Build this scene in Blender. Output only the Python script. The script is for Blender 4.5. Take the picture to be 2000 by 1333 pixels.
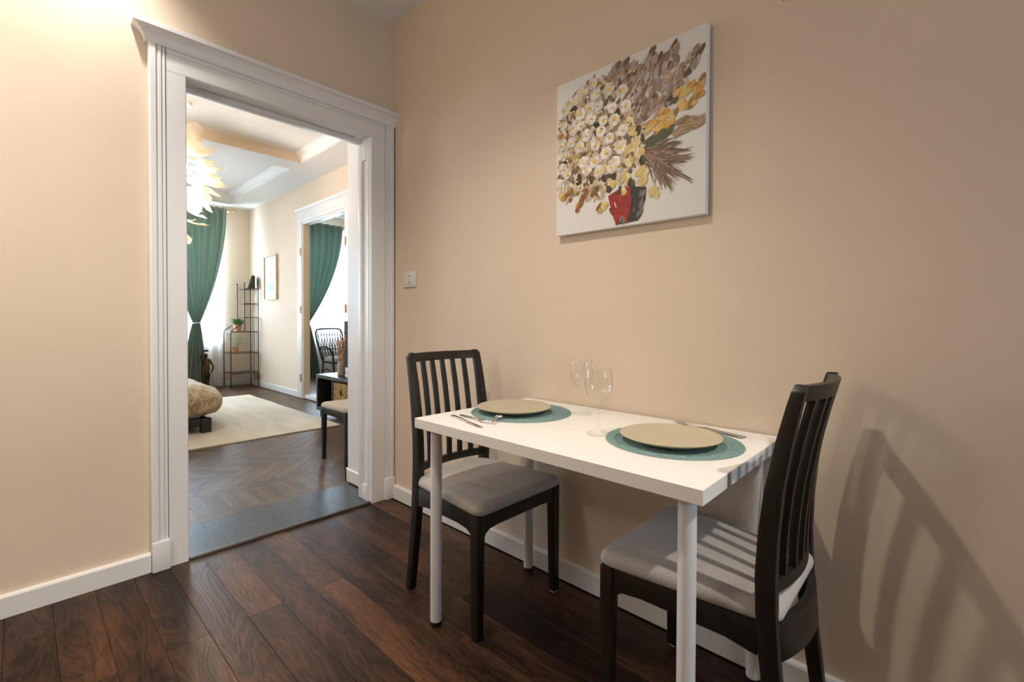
import bpy, bmesh, math, random
from math import sin, cos, pi, radians
from mathutils import Vector, Matrix

for o in list(bpy.data.objects):
    bpy.data.objects.remove(o)
scene = bpy.context.scene
col = scene.collection
random.seed(7)

# ------------------------------------------------------------------ camera
cd = bpy.data.cameras.new('camera')
cam = bpy.data.objects.new('camera', cd)
col.objects.link(cam)
FPX = 905.56
cd.sensor_fit = 'HORIZONTAL'
cd.sensor_width = 36.0
cd.lens = FPX / 2000 * 36.0
cd.shift_y = -(666.5 - 641.27) / 2000
cd.clip_start = 0.02
CAM = Vector((2.4785, -1.5638, 1.0799))
YAW, PITCH, ROLL = 0.8152, -0.0155, 0.0044
fwd = Vector((-cos(YAW) * cos(PITCH), sin(YAW) * cos(PITCH), sin(PITCH)))
rt = fwd.cross(Vector((0, 0, 1))).normalized()
up = rt.cross(fwd)
rt2 = rt * cos(ROLL) + up * sin(ROLL)
up2 = -rt * sin(ROLL) + up * cos(ROLL)
M = Matrix((rt2, up2, -fwd)).transposed().to_4x4()
M.translation = CAM
cam.matrix_world = M
scene.camera = cam

# ------------------------------------------------------------------ view / world
vs = scene.view_settings
vs.view_transform = 'Standard'
vs.look = 'None'
vs.exposure = 0.10
vs.gamma = 1.0
vs.use_curve_mapping = False
scene.cycles.use_denoising = True
scene.cycles.max_bounces = 5
scene.cycles.diffuse_bounces = 3
scene.cycles.transparent_max_bounces = 12
scene.cycles.sample_clamp_indirect = 6.0
scene.cycles.use_adaptive_sampling = True
scene.cycles.adaptive_threshold = 0.05

w = bpy.data.worlds.new('world')
scene.world = w
w.use_nodes = True
bg = w.node_tree.nodes['Background']
bg.inputs[0].default_value = (0.78, 0.88, 1.0, 1)
bg.inputs[1].default_value = 2.5

# ------------------------------------------------------------------ lights
WARM = (1.0, 0.90, 0.78)
HALL = (1.0, 0.945, 0.87)
def light(name, kind, loc, power, color, target=None, **kw):
    l = bpy.data.lights.new(name, kind)
    l.energy = power
    l.color = color
    for k, v in kw.items():
        setattr(l, k, v)
    o = bpy.data.objects.new(name, l)
    o.location = loc
    if target is not None:
        o.rotation_euler = (Vector(target) - Vector(loc)).to_track_quat('-Z', 'Y').to_euler()
    col.objects.link(o)
    return o

light('dining_ceiling_spot', 'SPOT', (1.42, -1.10, 2.55), 77, WARM, (1.20, -0.95, 0), spot_size=radians(128), spot_blend=1.0, shadow_soft_size=0.03)
light('entry_ceiling_spot', 'SPOT', (0.27, -1.37, 2.78), 44, HALL, (0.05, -1.85, 1.3), spot_size=radians(140), spot_blend=1.0, shadow_soft_size=0.025)
light('left_wall_fill_spot', 'SPOT', (1.35, -2.35, 2.55), 68, HALL, (0.0, -1.80, 1.15), spot_size=radians(86), spot_blend=1.0, shadow_soft_size=0.05)  # added fill with no known fixture, evens out the left wall
light('ceiling_fill_point', 'POINT', (0.95, -2.60, 1.90), 19, HALL, shadow_soft_size=0.10)  # added fill, lifts the ceiling, header and left wall
light('kitchen_ceiling_spot', 'SPOT', (3.28, -0.48, 2.36), 84, WARM, (2.0, -0.9, 0.5), spot_size=radians(54), spot_blend=0.6, shadow_soft_size=0.02)
light('daylight_kitchen_window', 'AREA', (4.66, -0.36, 1.42), 15, (0.60, 0.78, 1.0), (0.0, -0.36, 1.0), shape='RECTANGLE', size=0.42, size_y=0.95)
light('living_ceiling_fill', 'SPOT', (-1.15, -2.05, 1.75), 190, WARM, (-1.8, 0.1, 3.0), spot_size=radians(110), spot_blend=0.9, shadow_soft_size=0.35)  # added unseen uplight that brightens the living room ceiling
DAY = (0.66, 0.84, 1.0)
for nm, y0, y1, pw in (('daylight_window_a', -0.45, 0.68, 360), ('daylight_window_b', -3.0, -1.85, 360), ('daylight_window_c', 1.75, 2.95, 360)):
    light(nm, 'AREA', (-6.50, (y0 + y1) / 2, 1.75), pw, DAY, (0, (y0 + y1) / 2, 1.75), shape='RECTANGLE', size=(y1 - y0) * 0.98, size_y=1.95)

# ------------------------------------------------------------------ helpers
def tag(o, label=None, cat=None, group=None, kind=None):
    if label: o['label'] = label
    if cat: o['category'] = cat
    if group: o['group'] = group
    if kind: o['kind'] = kind
    return o

def empty(name, loc=(0, 0, 0), rz=0.0):
    o = bpy.data.objects.new(name, None)
    o.empty_display_size = 0.05
    col.objects.link(o)
    o.location = loc
    o.rotation_euler = (0, 0, rz)
    return o

class MB:
    """collects geometry; build() links it as one mesh object"""
    def __init__(s):
        s.v = []; s.f = []; s.c = []
    def add(s, vs_, fs):
        n = len(s.v)
        s.v += [tuple(p) for p in vs_]
        s.f += [tuple(i + n for i in f) for f in fs]
        return s
    def box(s, x0, x1, y0, y1, z0, z1):
        p = [(x0, y0, z0), (x1, y0, z0), (x1, y1, z0), (x0, y1, z0), (x0, y0, z1), (x1, y0, z1), (x1, y1, z1), (x0, y1, z1)]
        return s.add(p, [(0, 3, 2, 1), (4, 5, 6, 7), (0, 1, 5, 4), (1, 2, 6, 5), (2, 3, 7, 6), (3, 0, 4, 7)])
    def loops(s, rings, closed=True, cap0=True, cap1=True):
        n = len(rings[0]); base = len(s.v)
        vs_ = [p for r in rings for p in r]; fs = []
        for i in range(len(rings) - 1):
            for j in range(n if closed else n - 1):
                k = (j + 1) % n
                fs.append((i * n + j, i * n + k, (i + 1) * n + k, (i + 1) * n + j))
        if cap0: fs.append(tuple(range(n - 1, -1, -1)))
        if cap1: fs.append(tuple((len(rings) - 1) * n + j for j in range(n)))
        return s.add(vs_, fs)
    def lathe(s, prof, seg=32, center=(0, 0, 0), cap0=True, cap1=True):
        rings = [[(center[0] + r * cos(2 * pi * j / seg), center[1] + r * sin(2 * pi * j / seg), center[2] + z) for j in range(seg)] for r, z in prof]
        return s.loops(rings, True, cap0, cap1)
    def tube(s, pts, r, seg=8):
        pts = [Vector(p) for p in pts]
        rr = r if isinstance(r, (list, tuple)) else [r] * len(pts)
        rings = []; prev = None
        for i, p in enumerate(pts):
            d = (pts[min(i + 1, len(pts) - 1)] - pts[max(i - 1, 0)])
            d = d.normalized() if d.length > 1e-9 else Vector((0, 0, 1))
            if prev is None:
                a = Vector((0, 0, 1)) if abs(d.z) < .9 else Vector((1, 0, 0))
                n = d.cross(a).normalized()
            else:
                n = (prev - d * prev.dot(d)).normalized()
            prev = n; b = d.cross(n)
            rings.append([tuple(p + (n * cos(2 * pi * j / seg) + b * sin(2 * pi * j / seg)) * rr[i]) for j in range(seg)])
        return s.loops(rings)
    def prism(s, poly, h0, h1, axis='y'):
        """poly of 2D points extruded along axis; axis y -> poly is (x,z); x -> (y,z); z -> (x,y)"""
        def mk(a, b, h):
            return {'y': (a, h, b), 'x': (h, a, b), 'z': (a, b, h)}[axis]
        return s.loops([[mk(a, b, h0) for a, b in poly], [mk(a, b, h1) for a, b in poly]])
    def build(s, name, mat, parent=None, smooth=False, bevel=0, seg=2, loc=None, auto=35):
        me = bpy.data.meshes.new(name)
        me.from_pydata(s.v, [], s.f)
        bm = bmesh.new(); bm.from_mesh(me)
        bmesh.ops.recalc_face_normals(bm, faces=bm.faces)
        if bevel:
            es = [e for e in bm.edges if len(e.link_faces) == 2 and e.calc_face_angle(0) > radians(30)]
            bmesh.ops.bevel(bm, geom=es, offset=bevel, segments=seg, profile=.6, affect='EDGES', clamp_overlap=True)
        bm.to_mesh(me); bm.free()
        if smooth or bevel:
            for p_ in me.polygons: p_.use_smooth = True
            try: me.set_sharp_from_angle(angle=radians(auto))
            except Exception: pass
        me.materials.append(mat)
        o = bpy.data.objects.new(name, me)
        col.objects.link(o)
        if loc is not None: o.location = loc
        if parent: o.parent = parent
        return o

def link_mesh(name, me, parent=None, loc=(0, 0, 0), rot=(0, 0, 0), scale=(1, 1, 1)):
    o = bpy.data.objects.new(name, me)
    col.objects.link(o)
    o.location = loc; o.rotation_euler = rot; o.scale = scale
    if parent: o.parent = parent
    return o

def copy_tree(o, parent=None):
    c = o.copy(); col.objects.link(c); c.parent = parent
    for ch in list(o.children): copy_tree(ch, c)
    return c

# ------------------------------------------------------------------ materials
def nt(m):
    m.use_nodes = True
    t = m.node_tree
    return t, t.nodes, t.links, t.nodes['Principled BSDF']

def mat(name, colr, rough=.5, metal=0.0, var=0.0, vscale=8.0, bump=0.0, bscale=60.0, spec=.5, stretch=(1, 1, 1), sheen=0.0, coat=0.0, coords='Object'):
    m = bpy.data.materials.new(name)
    t, n, l, b = nt(m)
    b.inputs['Base Color'].default_value = (*colr, 1)
    b.inputs['Roughness'].default_value = rough
    b.inputs['Metallic'].default_value = metal
    b.inputs['Specular IOR Level'].default_value = spec
    if sheen: b.inputs['Sheen Weight'].default_value = sheen
    if coat: b.inputs['Coat Weight'].default_value = coat
    if var or bump:
        tc = n.new('ShaderNodeTexCoord'); mp = n.new('ShaderNodeMapping')
        mp.inputs['Scale'].default_value = stretch
        l.new(tc.outputs[coords], mp.inputs['Vector'])
    if var:
        nz = n.new('ShaderNodeTexNoise'); nz.inputs['Scale'].default_value = vscale; nz.inputs['Detail'].default_value = 5
        l.new(mp.outputs[0], nz.inputs['Vector'])
        r = n.new('ShaderNodeValToRGB')
        r.color_ramp.elements[0].position = .3; r.color_ramp.elements[1].position = .7
        r.color_ramp.elements[0].color = (*[max(0, c * (1 - var)) for c in colr], 1)
        r.color_ramp.elements[1].color = (*[min(1, c * (1 + var)) for c in colr], 1)
        l.new(nz.outputs['Fac'], r.inputs['Fac']); l.new(r.outputs[0], b.inputs['Base Color'])
    if bump:
        nb = n.new('ShaderNodeTexNoise'); nb.inputs['Scale'].default_value = bscale; nb.inputs['Detail'].default_value = 4
        l.new(mp.outputs[0], nb.inputs['Vector'])
        bp_ = n.new('ShaderNodeBump'); bp_.inputs['Strength'].default_value = bump; bp_.inputs['Distance'].default_value = .004
        l.new(nb.outputs['Fac'], bp_.inputs['Height']); l.new(bp_.outputs[0], b.inputs['Normal'])
    return m

def wood_floor(name, ramp, rough, along=1.0, across=11.0, bump=.12):
    """plank wood: grain along local x, a different cut for every plank"""
    m = bpy.data.materials.new(name)
    t, n, l, b = nt(m)
    tc = n.new('ShaderNodeTexCoord'); oi = n.new('ShaderNodeObjectInfo')
    mul = n.new('ShaderNodeMath'); mul.operation = 'MULTIPLY'; mul.inputs[1].default_value = 37.0
    l.new(oi.outputs['Random'], mul.inputs[0])
    cmb = n.new('ShaderNodeCombineXYZ')
    l.new(mul.outputs[0], cmb.inputs[0]); l.new(mul.outputs[0], cmb.inputs[1]); l.new(mul.outputs[0], cmb.inputs[2])
    add = n.new('ShaderNodeVectorMath'); add.operation = 'ADD'
    l.new(tc.outputs['Object'], add.inputs[0]); l.new(cmb.outputs[0], add.inputs[1])
    mp = n.new('ShaderNodeMapping'); mp.inputs['Scale'].default_value = (along, across * .45, 1)
    l.new(add.outputs[0], mp.inputs['Vector'])
    n1 = n.new('ShaderNodeTexNoise'); n1.inputs['Scale'].default_value = 2.2; n1.inputs['Detail'].default_value = 4; n1.inputs['Distortion'].default_value = .8
    l.new(mp.outputs[0], n1.inputs['Vector'])
    # growth rings: sine of the warped field
    sm = n.new('ShaderNodeMath'); sm.operation = 'MULTIPLY'; sm.inputs[1].default_value = 55.0
    l.new(n1.outputs['Fac'], sm.inputs[0])
    sn = n.new('ShaderNodeMath'); sn.operation = 'SINE'; l.new(sm.outputs[0], sn.inputs[0])
    mp2 = n.new('ShaderNodeMapping'); mp2.inputs['Scale'].default_value = (along * 3, across * 9, 1)
    l.new(add.outputs[0], mp2.inputs['Vector'])
    n2 = n.new('ShaderNodeTexNoise'); n2.inputs['Scale'].default_value = 3.0; n2.inputs['Detail'].default_value = 6
    l.new(mp2.outputs[0], n2.inputs['Vector'])
    mp3 = n.new('ShaderNodeMapping'); mp3.inputs['Scale'].default_value = (along * 1.1, across * .6, 1); mp3.inputs['Location'].default_value = (5, 3, 2)
    l.new(add.outputs[0], mp3.inputs['Vector'])
    n3 = n.new('ShaderNodeTexNoise'); n3.inputs['Scale'].default_value = 1.5; n3.inputs['Detail'].default_value = 3
    l.new(mp3.outputs[0], n3.inputs['Vector'])
    def mad(a, k, c):
        q = n.new('ShaderNodeMath'); q.operation = 'MULTIPLY_ADD'; l.new(a, q.inputs[0]); q.inputs[1].default_value = k
        if isinstance(c, float): q.inputs[2].default_value = c
        else: l.new(c, q.inputs[2])
        return q.outputs[0]
    v = mad(sn.outputs[0], .085, mad(n2.outputs['Fac'], .42, mad(n3.outputs['Fac'], 1.05, mad(oi.outputs['Random'], .30, -.54))))
    r = n.new('ShaderNodeValToRGB')
    e = r.color_ramp.elements
    e[0].position = 0.08; e[0].color = (*ramp[0], 1)
    e[1].position = 0.92; e[1].color = (*ramp[-1], 1)
    for i, c in enumerate(ramp[1:-1]):
        x = e.new(.08 + .84 * (i + 1) / (len(ramp) - 1)); x.color = (*c, 1)
    l.new(v, r.inputs['Fac']); l.new(r.outputs[0], b.inputs['Base Color'])
    b.inputs['Roughness'].default_value = rough
    b.inputs['Specular IOR Level'].default_value = .18
    rr = n.new('ShaderNodeMath'); rr.operation = 'MULTIPLY_ADD'; l.new(n2.outputs['Fac'], rr.inputs[0]); rr.inputs[1].default_value = .18; rr.inputs[2].default_value = rough - .09
    l.new(rr.outputs[0], b.inputs['Roughness'])
    hb = mad(sn.outputs[0], .5, n2.outputs['Fac'])
    bp_ = n.new('ShaderNodeBump'); bp_.inputs['Strength'].default_value = bump; bp_.inputs['Distance'].default_value = .0025
    l.new(hb, bp_.inputs['Height']); l.new(bp_.outputs[0], b.inputs['Normal'])
    return m

def translucent(name, colr, diff=.4, trans=.4, transp=.2):
    m = bpy.data.materials.new(name); m.use_nodes = True
    t = m.node_tree; n = t.nodes; l = t.links
    n.remove(n['Principled BSDF']); out = n['Material Output']
    d = n.new('ShaderNodeBsdfDiffuse'); d.inputs[0].default_value = (*colr, 1)
    tr = n.new('ShaderNodeBsdfTranslucent'); tr.inputs[0].default_value = (*colr, 1)
    m1 = n.new('ShaderNodeMixShader'); m1.inputs[0].default_value = trans / (diff + trans)
    l.new(d.outputs[0], m1.inputs[1]); l.new(tr.outputs[0], m1.inputs[2])
    last = m1
    if transp:
        tp = n.new('ShaderNodeBsdfTransparent')
        m2 = n.new('ShaderNodeMixShader'); m2.inputs[0].default_value = transp
        l.new(m1.outputs[0], m2.inputs[1]); l.new(tp.outputs[0], m2.inputs[2]); last = m2
    l.new(last.outputs[0], out.inputs[0])
    return m

def thin_glass(name, tint=(.996, .998, .998), ior=1.45, rough=.0, boost=1.0):
    m = bpy.data.materials.new(name); m.use_nodes = True
    t = m.node_tree; n = t.nodes; l = t.links
    n.remove(n['Principled BSDF']); out = n['Material Output']
    tp = n.new('ShaderNodeBsdfTransparent'); tp.inputs[0].default_value = (*tint, 1)
    g = n.new('ShaderNodeBsdfGlossy'); g.inputs['Roughness'].default_value = rough
    lw = n.new('ShaderNodeLayerWeight'); lw.inputs[0].default_value = .5
    pw_ = n.new('ShaderNodeMath'); pw_.operation = 'POWER'; pw_.inputs[1].default_value = 4.5; l.new(lw.outputs['Facing'], pw_.inputs[0])
    fr = n.new('ShaderNodeMath'); fr.operation = 'MULTIPLY_ADD'; fr.inputs[1].default_value = .60; fr.inputs[2].default_value = .028; l.new(pw_.outputs[0], fr.inputs[0])
    mx = n.new('ShaderNodeMixShader')
    l.new(fr.outputs[0], mx.inputs[0]); l.new(tp.outputs[0], mx.inputs[1]); l.new(g.outputs[0], mx.inputs[2])
    l.new(mx.outputs[0], out.inputs[0])
    return m

def emis(name, colr, strength):
    m = bpy.data.materials.new(name); t, n, l, b = nt(m)
    b.inputs['Base Color'].default_value = (*colr, 1)
    b.inputs['Emission Color'].default_value = (*colr, 1)
    b.inputs['Emission Strength'].default_value = strength
    return m

def vcol_mat(name, rough=.5, bump=.3):
    m = bpy.data.materials.new(name); t, n, l, b = nt(m)
    a = n.new('ShaderNodeVertexColor'); a.layer_name = 'Col'
    l.new(a.outputs[0], b.inputs['Base Color']); b.inputs['Roughness'].default_value = rough
    tc = n.new('ShaderNodeTexCoord'); nb = n.new('ShaderNodeTexNoise'); nb.inputs['Scale'].default_value = 220
    l.new(tc.outputs['Object'], nb.inputs['Vector'])
    bp_ = n.new('ShaderNodeBump'); bp_.inputs['Strength'].default_value = bump; bp_.inputs['Distance'].default_value = .003
    l.new(nb.outputs['Fac'], bp_.inputs['Height']); l.new(bp_.outputs[0], b.inputs['Normal'])
    return m

m_wall = mat('cream_wall_paint', (.745, .605, .466), .75, bump=.09, bscale=110, var=.02, vscale=3, spec=.3)
m_ceil = mat('ceiling_paint', (.85, .83, .80), .8, bump=.06, bscale=50, spec=.2)
m_trim = mat('white_gloss_trim_paint', (.81, .80, .79), .36, bump=.04, bscale=25, spec=.45)
m_base = mat('white_baseboard', (.80, .78, .75), .4)
m_beamface = mat('beam_shade_and_tan_jamb', (.74, .60, .44), .7)  # tan: shade of the white beam's near face as colour; also jamb colour
m_floor = wood_floor('walnut_plank', [(.015, .008, .0055), (.042, .020, .012), (.082, .036, .018), (.138, .058, .026), (.210, .090, .036)], .34)
m_parq = wood_floor('oiled_parquet', [(.050, .028, .015), (.100, .058, .031), (.148, .090, .049), (.200, .126, .070)], .40, along=2.0, across=14, bump=.06)
m_thr = wood_floor('varnished_threshold_board', [(.032, .034, .038), (.052, .056, .062), (.076, .080, .086)], .30, along=1.0, across=10, bump=.004)
m_subfloor = mat('subfloor', (.035, .02, .013), .6)
m_dark_strip = mat('dark_brown_strip', (.035, .024, .016), .35)
m_table = mat('white_melamine', (.83, .80, .76), .45)
m_leg = mat('white_lacquered_steel', (.78, .78, .78), .35)
m_rubber = mat('black_rubber', (.012, .012, .012), .6)
m_chair = mat('black_brown_stained_wood', (.0105, .0075, .005), .40, var=.25, vscale=14, stretch=(1, 1, .15), bump=.05, bscale=90)
def fabric(name, c, scale=520):
    m = bpy.data.materials.new(name); t, n, l, b = nt(m)
    tc = n.new('ShaderNodeTexCoord'); mp = n.new('ShaderNodeMapping'); mp.inputs['Scale'].default_value = (1, .35, 1); mp.inputs['Rotation'].default_value = (0, 0, radians(25))
    nz = n.new('ShaderNodeTexNoise'); nz.inputs['Scale'].default_value = scale; nz.inputs['Detail'].default_value = 3
    l.new(tc.outputs['Object'], mp.inputs[0]); l.new(mp.outputs[0], nz.inputs['Vector'])
    r = n.new('ShaderNodeValToRGB'); r.color_ramp.elements[0].position = .35; r.color_ramp.elements[1].position = .65
    r.color_ramp.elements[0].color = (*[x * .86 for x in c], 1); r.color_ramp.elements[1].color = (*[min(1, x * 1.14) for x in c], 1)
    l.new(nz.outputs['Fac'], r.inputs[0]); l.new(r.outputs[0], b.inputs['Base Color'])
    b.inputs['Roughness'].default_value = .9; b.inputs['Specular IOR Level'].default_value = .15; b.inputs['Sheen Weight'].default_value = .15
    bp_ = n.new('ShaderNodeBump'); bp_.inputs['Strength'].default_value = .25; bp_.inputs['Distance'].default_value = .002
    l.new(nz.outputs['Fac'], bp_.inputs['Height']); l.new(bp_.outputs[0], b.inputs['Normal'])
    return m
m_seat = fabric('light_grey_seat_fabric', (.47, .435, .405))
m_seat2 = fabric('beige_seat_fabric', (.52, .44, .35))
m_plate = mat('matt_olive_glaze', (.47, .41, .285), .42, var=.03, vscale=30)
m_mat = mat('teal_woven_paper', (.185, .295, .278), .8, var=.22, vscale=120, bump=.6, bscale=300)
m_steel = mat('brushed_stainless_steel', (.62, .60, .57), .25, metal=1.0)
m_glass = thin_glass('clear_wine_glass')
m_switch = mat('ivory_plastic', (.74, .71, .66), .35)
m_slot = mat('dark_gap', (.05, .045, .04), .7)
m_brass = mat('aged_brass_hinge', (.45, .30, .14), .4, metal=.7)
m_canvas = mat('primed_canvas', (.79, .77, .73), .75, bump=.15, bscale=300)
m_paint = vcol_mat('thick_oil_paint', .45)
m_green = translucent('green_velvet', (.33, .43, .36), .80, .20, 0)
m_sheer = translucent('white_sheer_voile', (.93, .94, .95), .30, .55, .22)
m_pane = thin_glass('window_glass', (.98, .99, 1))
m_blackmetal = mat('black_iron', (.018, .014, .012), .45, metal=.3)
m_terracotta = mat('terracotta', (.50, .24, .12), .7, var=.2, vscale=20)
m_leafg = mat('plant_green', (.09, .20, .045), .55, var=.3, vscale=40)
m_leafp = mat('pale_plant_green', (.20, .27, .15), .6, var=.3, vscale=40)
m_bronze = mat('bronze_patina', (.060, .034, .012), .30, metal=.8, var=.8, vscale=22)
m_rug = mat('cream_wool_rug', (.74, .665, .535), .95, var=.12, vscale=3.5, bump=.5, bscale=180, stretch=(.5, 2.0, 1), spec=.1)
m_blanket = None
m_console = mat('black_brown_foil', (.018, .016, .015), .35)
m_tv = mat('dark_screen_glass', (.012, .02, .032), .12)
m_print = None
m_oak = mat('light_oak_frame', (.58, .40, .20), .5, var=.15, vscale=30, stretch=(1, 1, .2))
m_vase = mat('grey_beige_ribbed_ceramic', (.40, .33, .27), .6)
m_dried = mat('orange_dried_flower', (.62, .26, .06), .8, var=.35, vscale=60)
m_rattan = mat('dark_rattan', (.022, .018, .016), .45)
m_cush = mat('white_cushion_cotton', (.75, .74, .72), .9)
m_petal = translucent('white_lamp_petal', (.90, .80, .66), .45, .55, 0)
m_bulb = emis('lit_bulb', (1.0, .84, .62), 55)
m_silver = mat('silver_tieback', (.75, .74, .72), .3, metal=.6)
m_white = mat('white_window_paint', (.82, .82, .80), .4)
m_facade = m_wall

# blanket: gold floral print (two noise fields)
m_blanket = bpy.data.materials.new('gold_floral_blanket')
t, n, l, b = nt(m_blanket)
tc = n.new('ShaderNodeTexCoord'); vo = n.new('ShaderNodeTexNoise'); vo.inputs['Scale'].default_value = 16; vo.inputs['Detail'].default_value = 5; vo.inputs['Distortion'].default_value = 1.5
l.new(tc.outputs['Object'], vo.inputs['Vector'])
r = n.new('ShaderNodeValToRGB'); e = r.color_ramp.elements
e[0].position = .40; e[0].color = (.33, .22, .10, 1); e[1].position = .60; e[1].color = (.62, .50, .33, 1)
l.new(vo.outputs['Fac'], r.inputs[0]); l.new(r.outputs[0], b.inputs['Base Color']); b.inputs['Roughness'].default_value = .7; b.inputs['Sheen Weight'].default_value = .2

# abstract print in the far frame: pale sheet, blush oval, grey block (object coords of the print)
m_print = bpy.data.materials.new('abstract_print')
t, n, l, b = nt(m_print)
tc = n.new('ShaderNodeTexCoord'); sx = n.new('ShaderNodeSeparateXYZ'); l.new(tc.outputs['Object'], sx.inputs[0])
def math(op, a, bb, c=None):
    q = n.new('ShaderNodeMath'); q.operation = op
    for i, v in enumerate((a, bb, c)):
        if v is None: continue
        if isinstance(v, (int, float)): q.inputs[i].default_value = v
        else: l.new(v, q.inputs[i])
    return q.outputs[0]
ex = math('DIVIDE', sx.outputs[0], .065); ez = math('DIVIDE', math('ADD', sx.outputs[2], -.05), .12)
el = math('LESS_THAN', math('ADD', math('MULTIPLY', ex, ex), math('MULTIPLY', ez, ez)), 1.0)
ez2 = math('LESS_THAN', math('ABSOLUTE', math('ADD', sx.outputs[2], .155), 0), .055)
ex2 = math('LESS_THAN', math('ABSOLUTE', sx.outputs[0], 0), .125)
mx1 = n.new('ShaderNodeMix'); mx1.data_type = 'RGBA'; mx1.inputs[6].default_value = (.80, .78, .76, 1); mx1.inputs[7].default_value = (.62, .34, .25, 1)
l.new(el, mx1.inputs[0])
mx2 = n.new('ShaderNodeMix'); mx2.data_type = 'RGBA'; mx2.inputs[7].default_value = (.30, .34, .38, 1)
l.new(mx1.outputs[2], mx2.inputs[6]); l.new(math('MULTIPLY', ez2, ex2), mx2.inputs[0])
l.new(mx2.outputs[2], b.inputs['Base Color']); b.inputs['Roughness'].default_value = .5
import math as math_mod

# woven basket material (banana fibre look): warped checker of golds and browns
m_basket = mat('woven_water_hyacinth', (.42, .25, .09), .75, var=.75, vscale=38, bump=.8, bscale=60)

# ------------------------------------------------------------------ room shell
ST = 'structure'
ZC = 2.8735           # dining room ceiling
ZC2 = 2.93            # living room lower ceiling level
ZC3 = 3.04            # coffer level
XB = -0.455           # living-room face of the door wall
XF = -6.15            # facade
YR = 1.12             # living-room right wall

def struct(name, mb, m, label, cat, parent=None, **kw):
    o = mb.build(name, m, parent, **kw)
    if parent is None: tag(o, label, cat, kind=ST)
    return o

# dining-room floor: slab + planks running along x
floor = struct('floor', MB().box(-0.03, 4.4, -3.2, 0.02, -.10, -.013), m_subfloor, 'dark walnut plank floor of the dining corner', 'floor')
plank_cache = {}
def plank_mesh(L, W, T=.012, c=.0012, m=m_floor):
    c = .0008 if m is m_floor else .0004
    key = (round(L, 3), round(W, 4), m.name)
    if key in plank_cache: return plank_cache[key]
    x, y = L / 2, W / 2
    rings = [[(-x, -y, -T), (x, -y, -T), (x, y, -T), (-x, y, -T)], [(-x, -y, -c), (x, -y, -c), (x, y, -c), (-x, y, -c)],
             [(-x + c, -y + c, 0), (x - c, -y + c, 0), (x - c, y - c, 0), (-x + c, y - c, 0)]]
    b_ = MB().loops(rings)
    me = bpy.data.meshes.new('plank'); me.from_pydata(b_.v, [], b_.f); me.materials.append(m)
    plank_cache[key] = me
    return me
PW, PL = 0.1213, 1.285
k = -6
y_hi = -0.640 + 6 * PW
row = 0
while True:
    ya = -0.640 + (5 - row) * PW           # upper edge of this row
    yb = ya - PW
    if ya < -3.1: break
    top_, bot = min(ya, -.0), yb
    idx = row - 5                            # row 0 below y=-0.64
    off = .645 if idx % 2 == 0 else 0.0
    if idx in (-1,): off = 1.283 - PL
    if idx % 2 and idx != -1: off += random.uniform(-.25, .30)
    xs = [0.022]
    x = off - PL
    while x < 4.35:
        if x > .06: xs.append(x)
        x += PL
    xs.append(4.35)
    for a, c_ in zip(xs[:-1], xs[1:]):
        g = .0006
        me = plank_mesh(c_ - a - g, top_ - bot - g)
        link_mesh('plank', me, floor, ((a + c_) / 2, (top_ + bot) / 2, 0))
    row += 1

# living-room floor: slab, threshold boards, border boards, herringbone field
floor2 = struct('floor', MB().box(XF - .1, -0.03, -3.6, 1.15, -.10, -.0125), m_parq, 'brown parquet floor of the living room beyond the doorway', 'floor')
ye = [-1.107, -.867, -.556, -.245, -.09]
for a, c_ in zip(ye[:-1], ye[1:]):
    link_mesh('board', plank_mesh(.392, c_ - a - .001, m=m_thr), floor2, (-.202, (a + c_) / 2, 0))
for a, c_ in ((-1.6, -.75), (-.75, .12), (.12, 1.1)):
    link_mesh('strip', plank_mesh(c_ - a - .001, .066, m=m_parq), floor2, (-.432, (a + c_) / 2, 0), (0, 0, pi / 2))
y = -1.6
while y < 1.1:
    w_ = random.choice((.071, .078, .083))
    link_mesh('border_board', plank_mesh(.312, w_ - .001, m=m_parq), floor2, (-.622, y + w_ / 2, 0))
    y += w_
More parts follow.
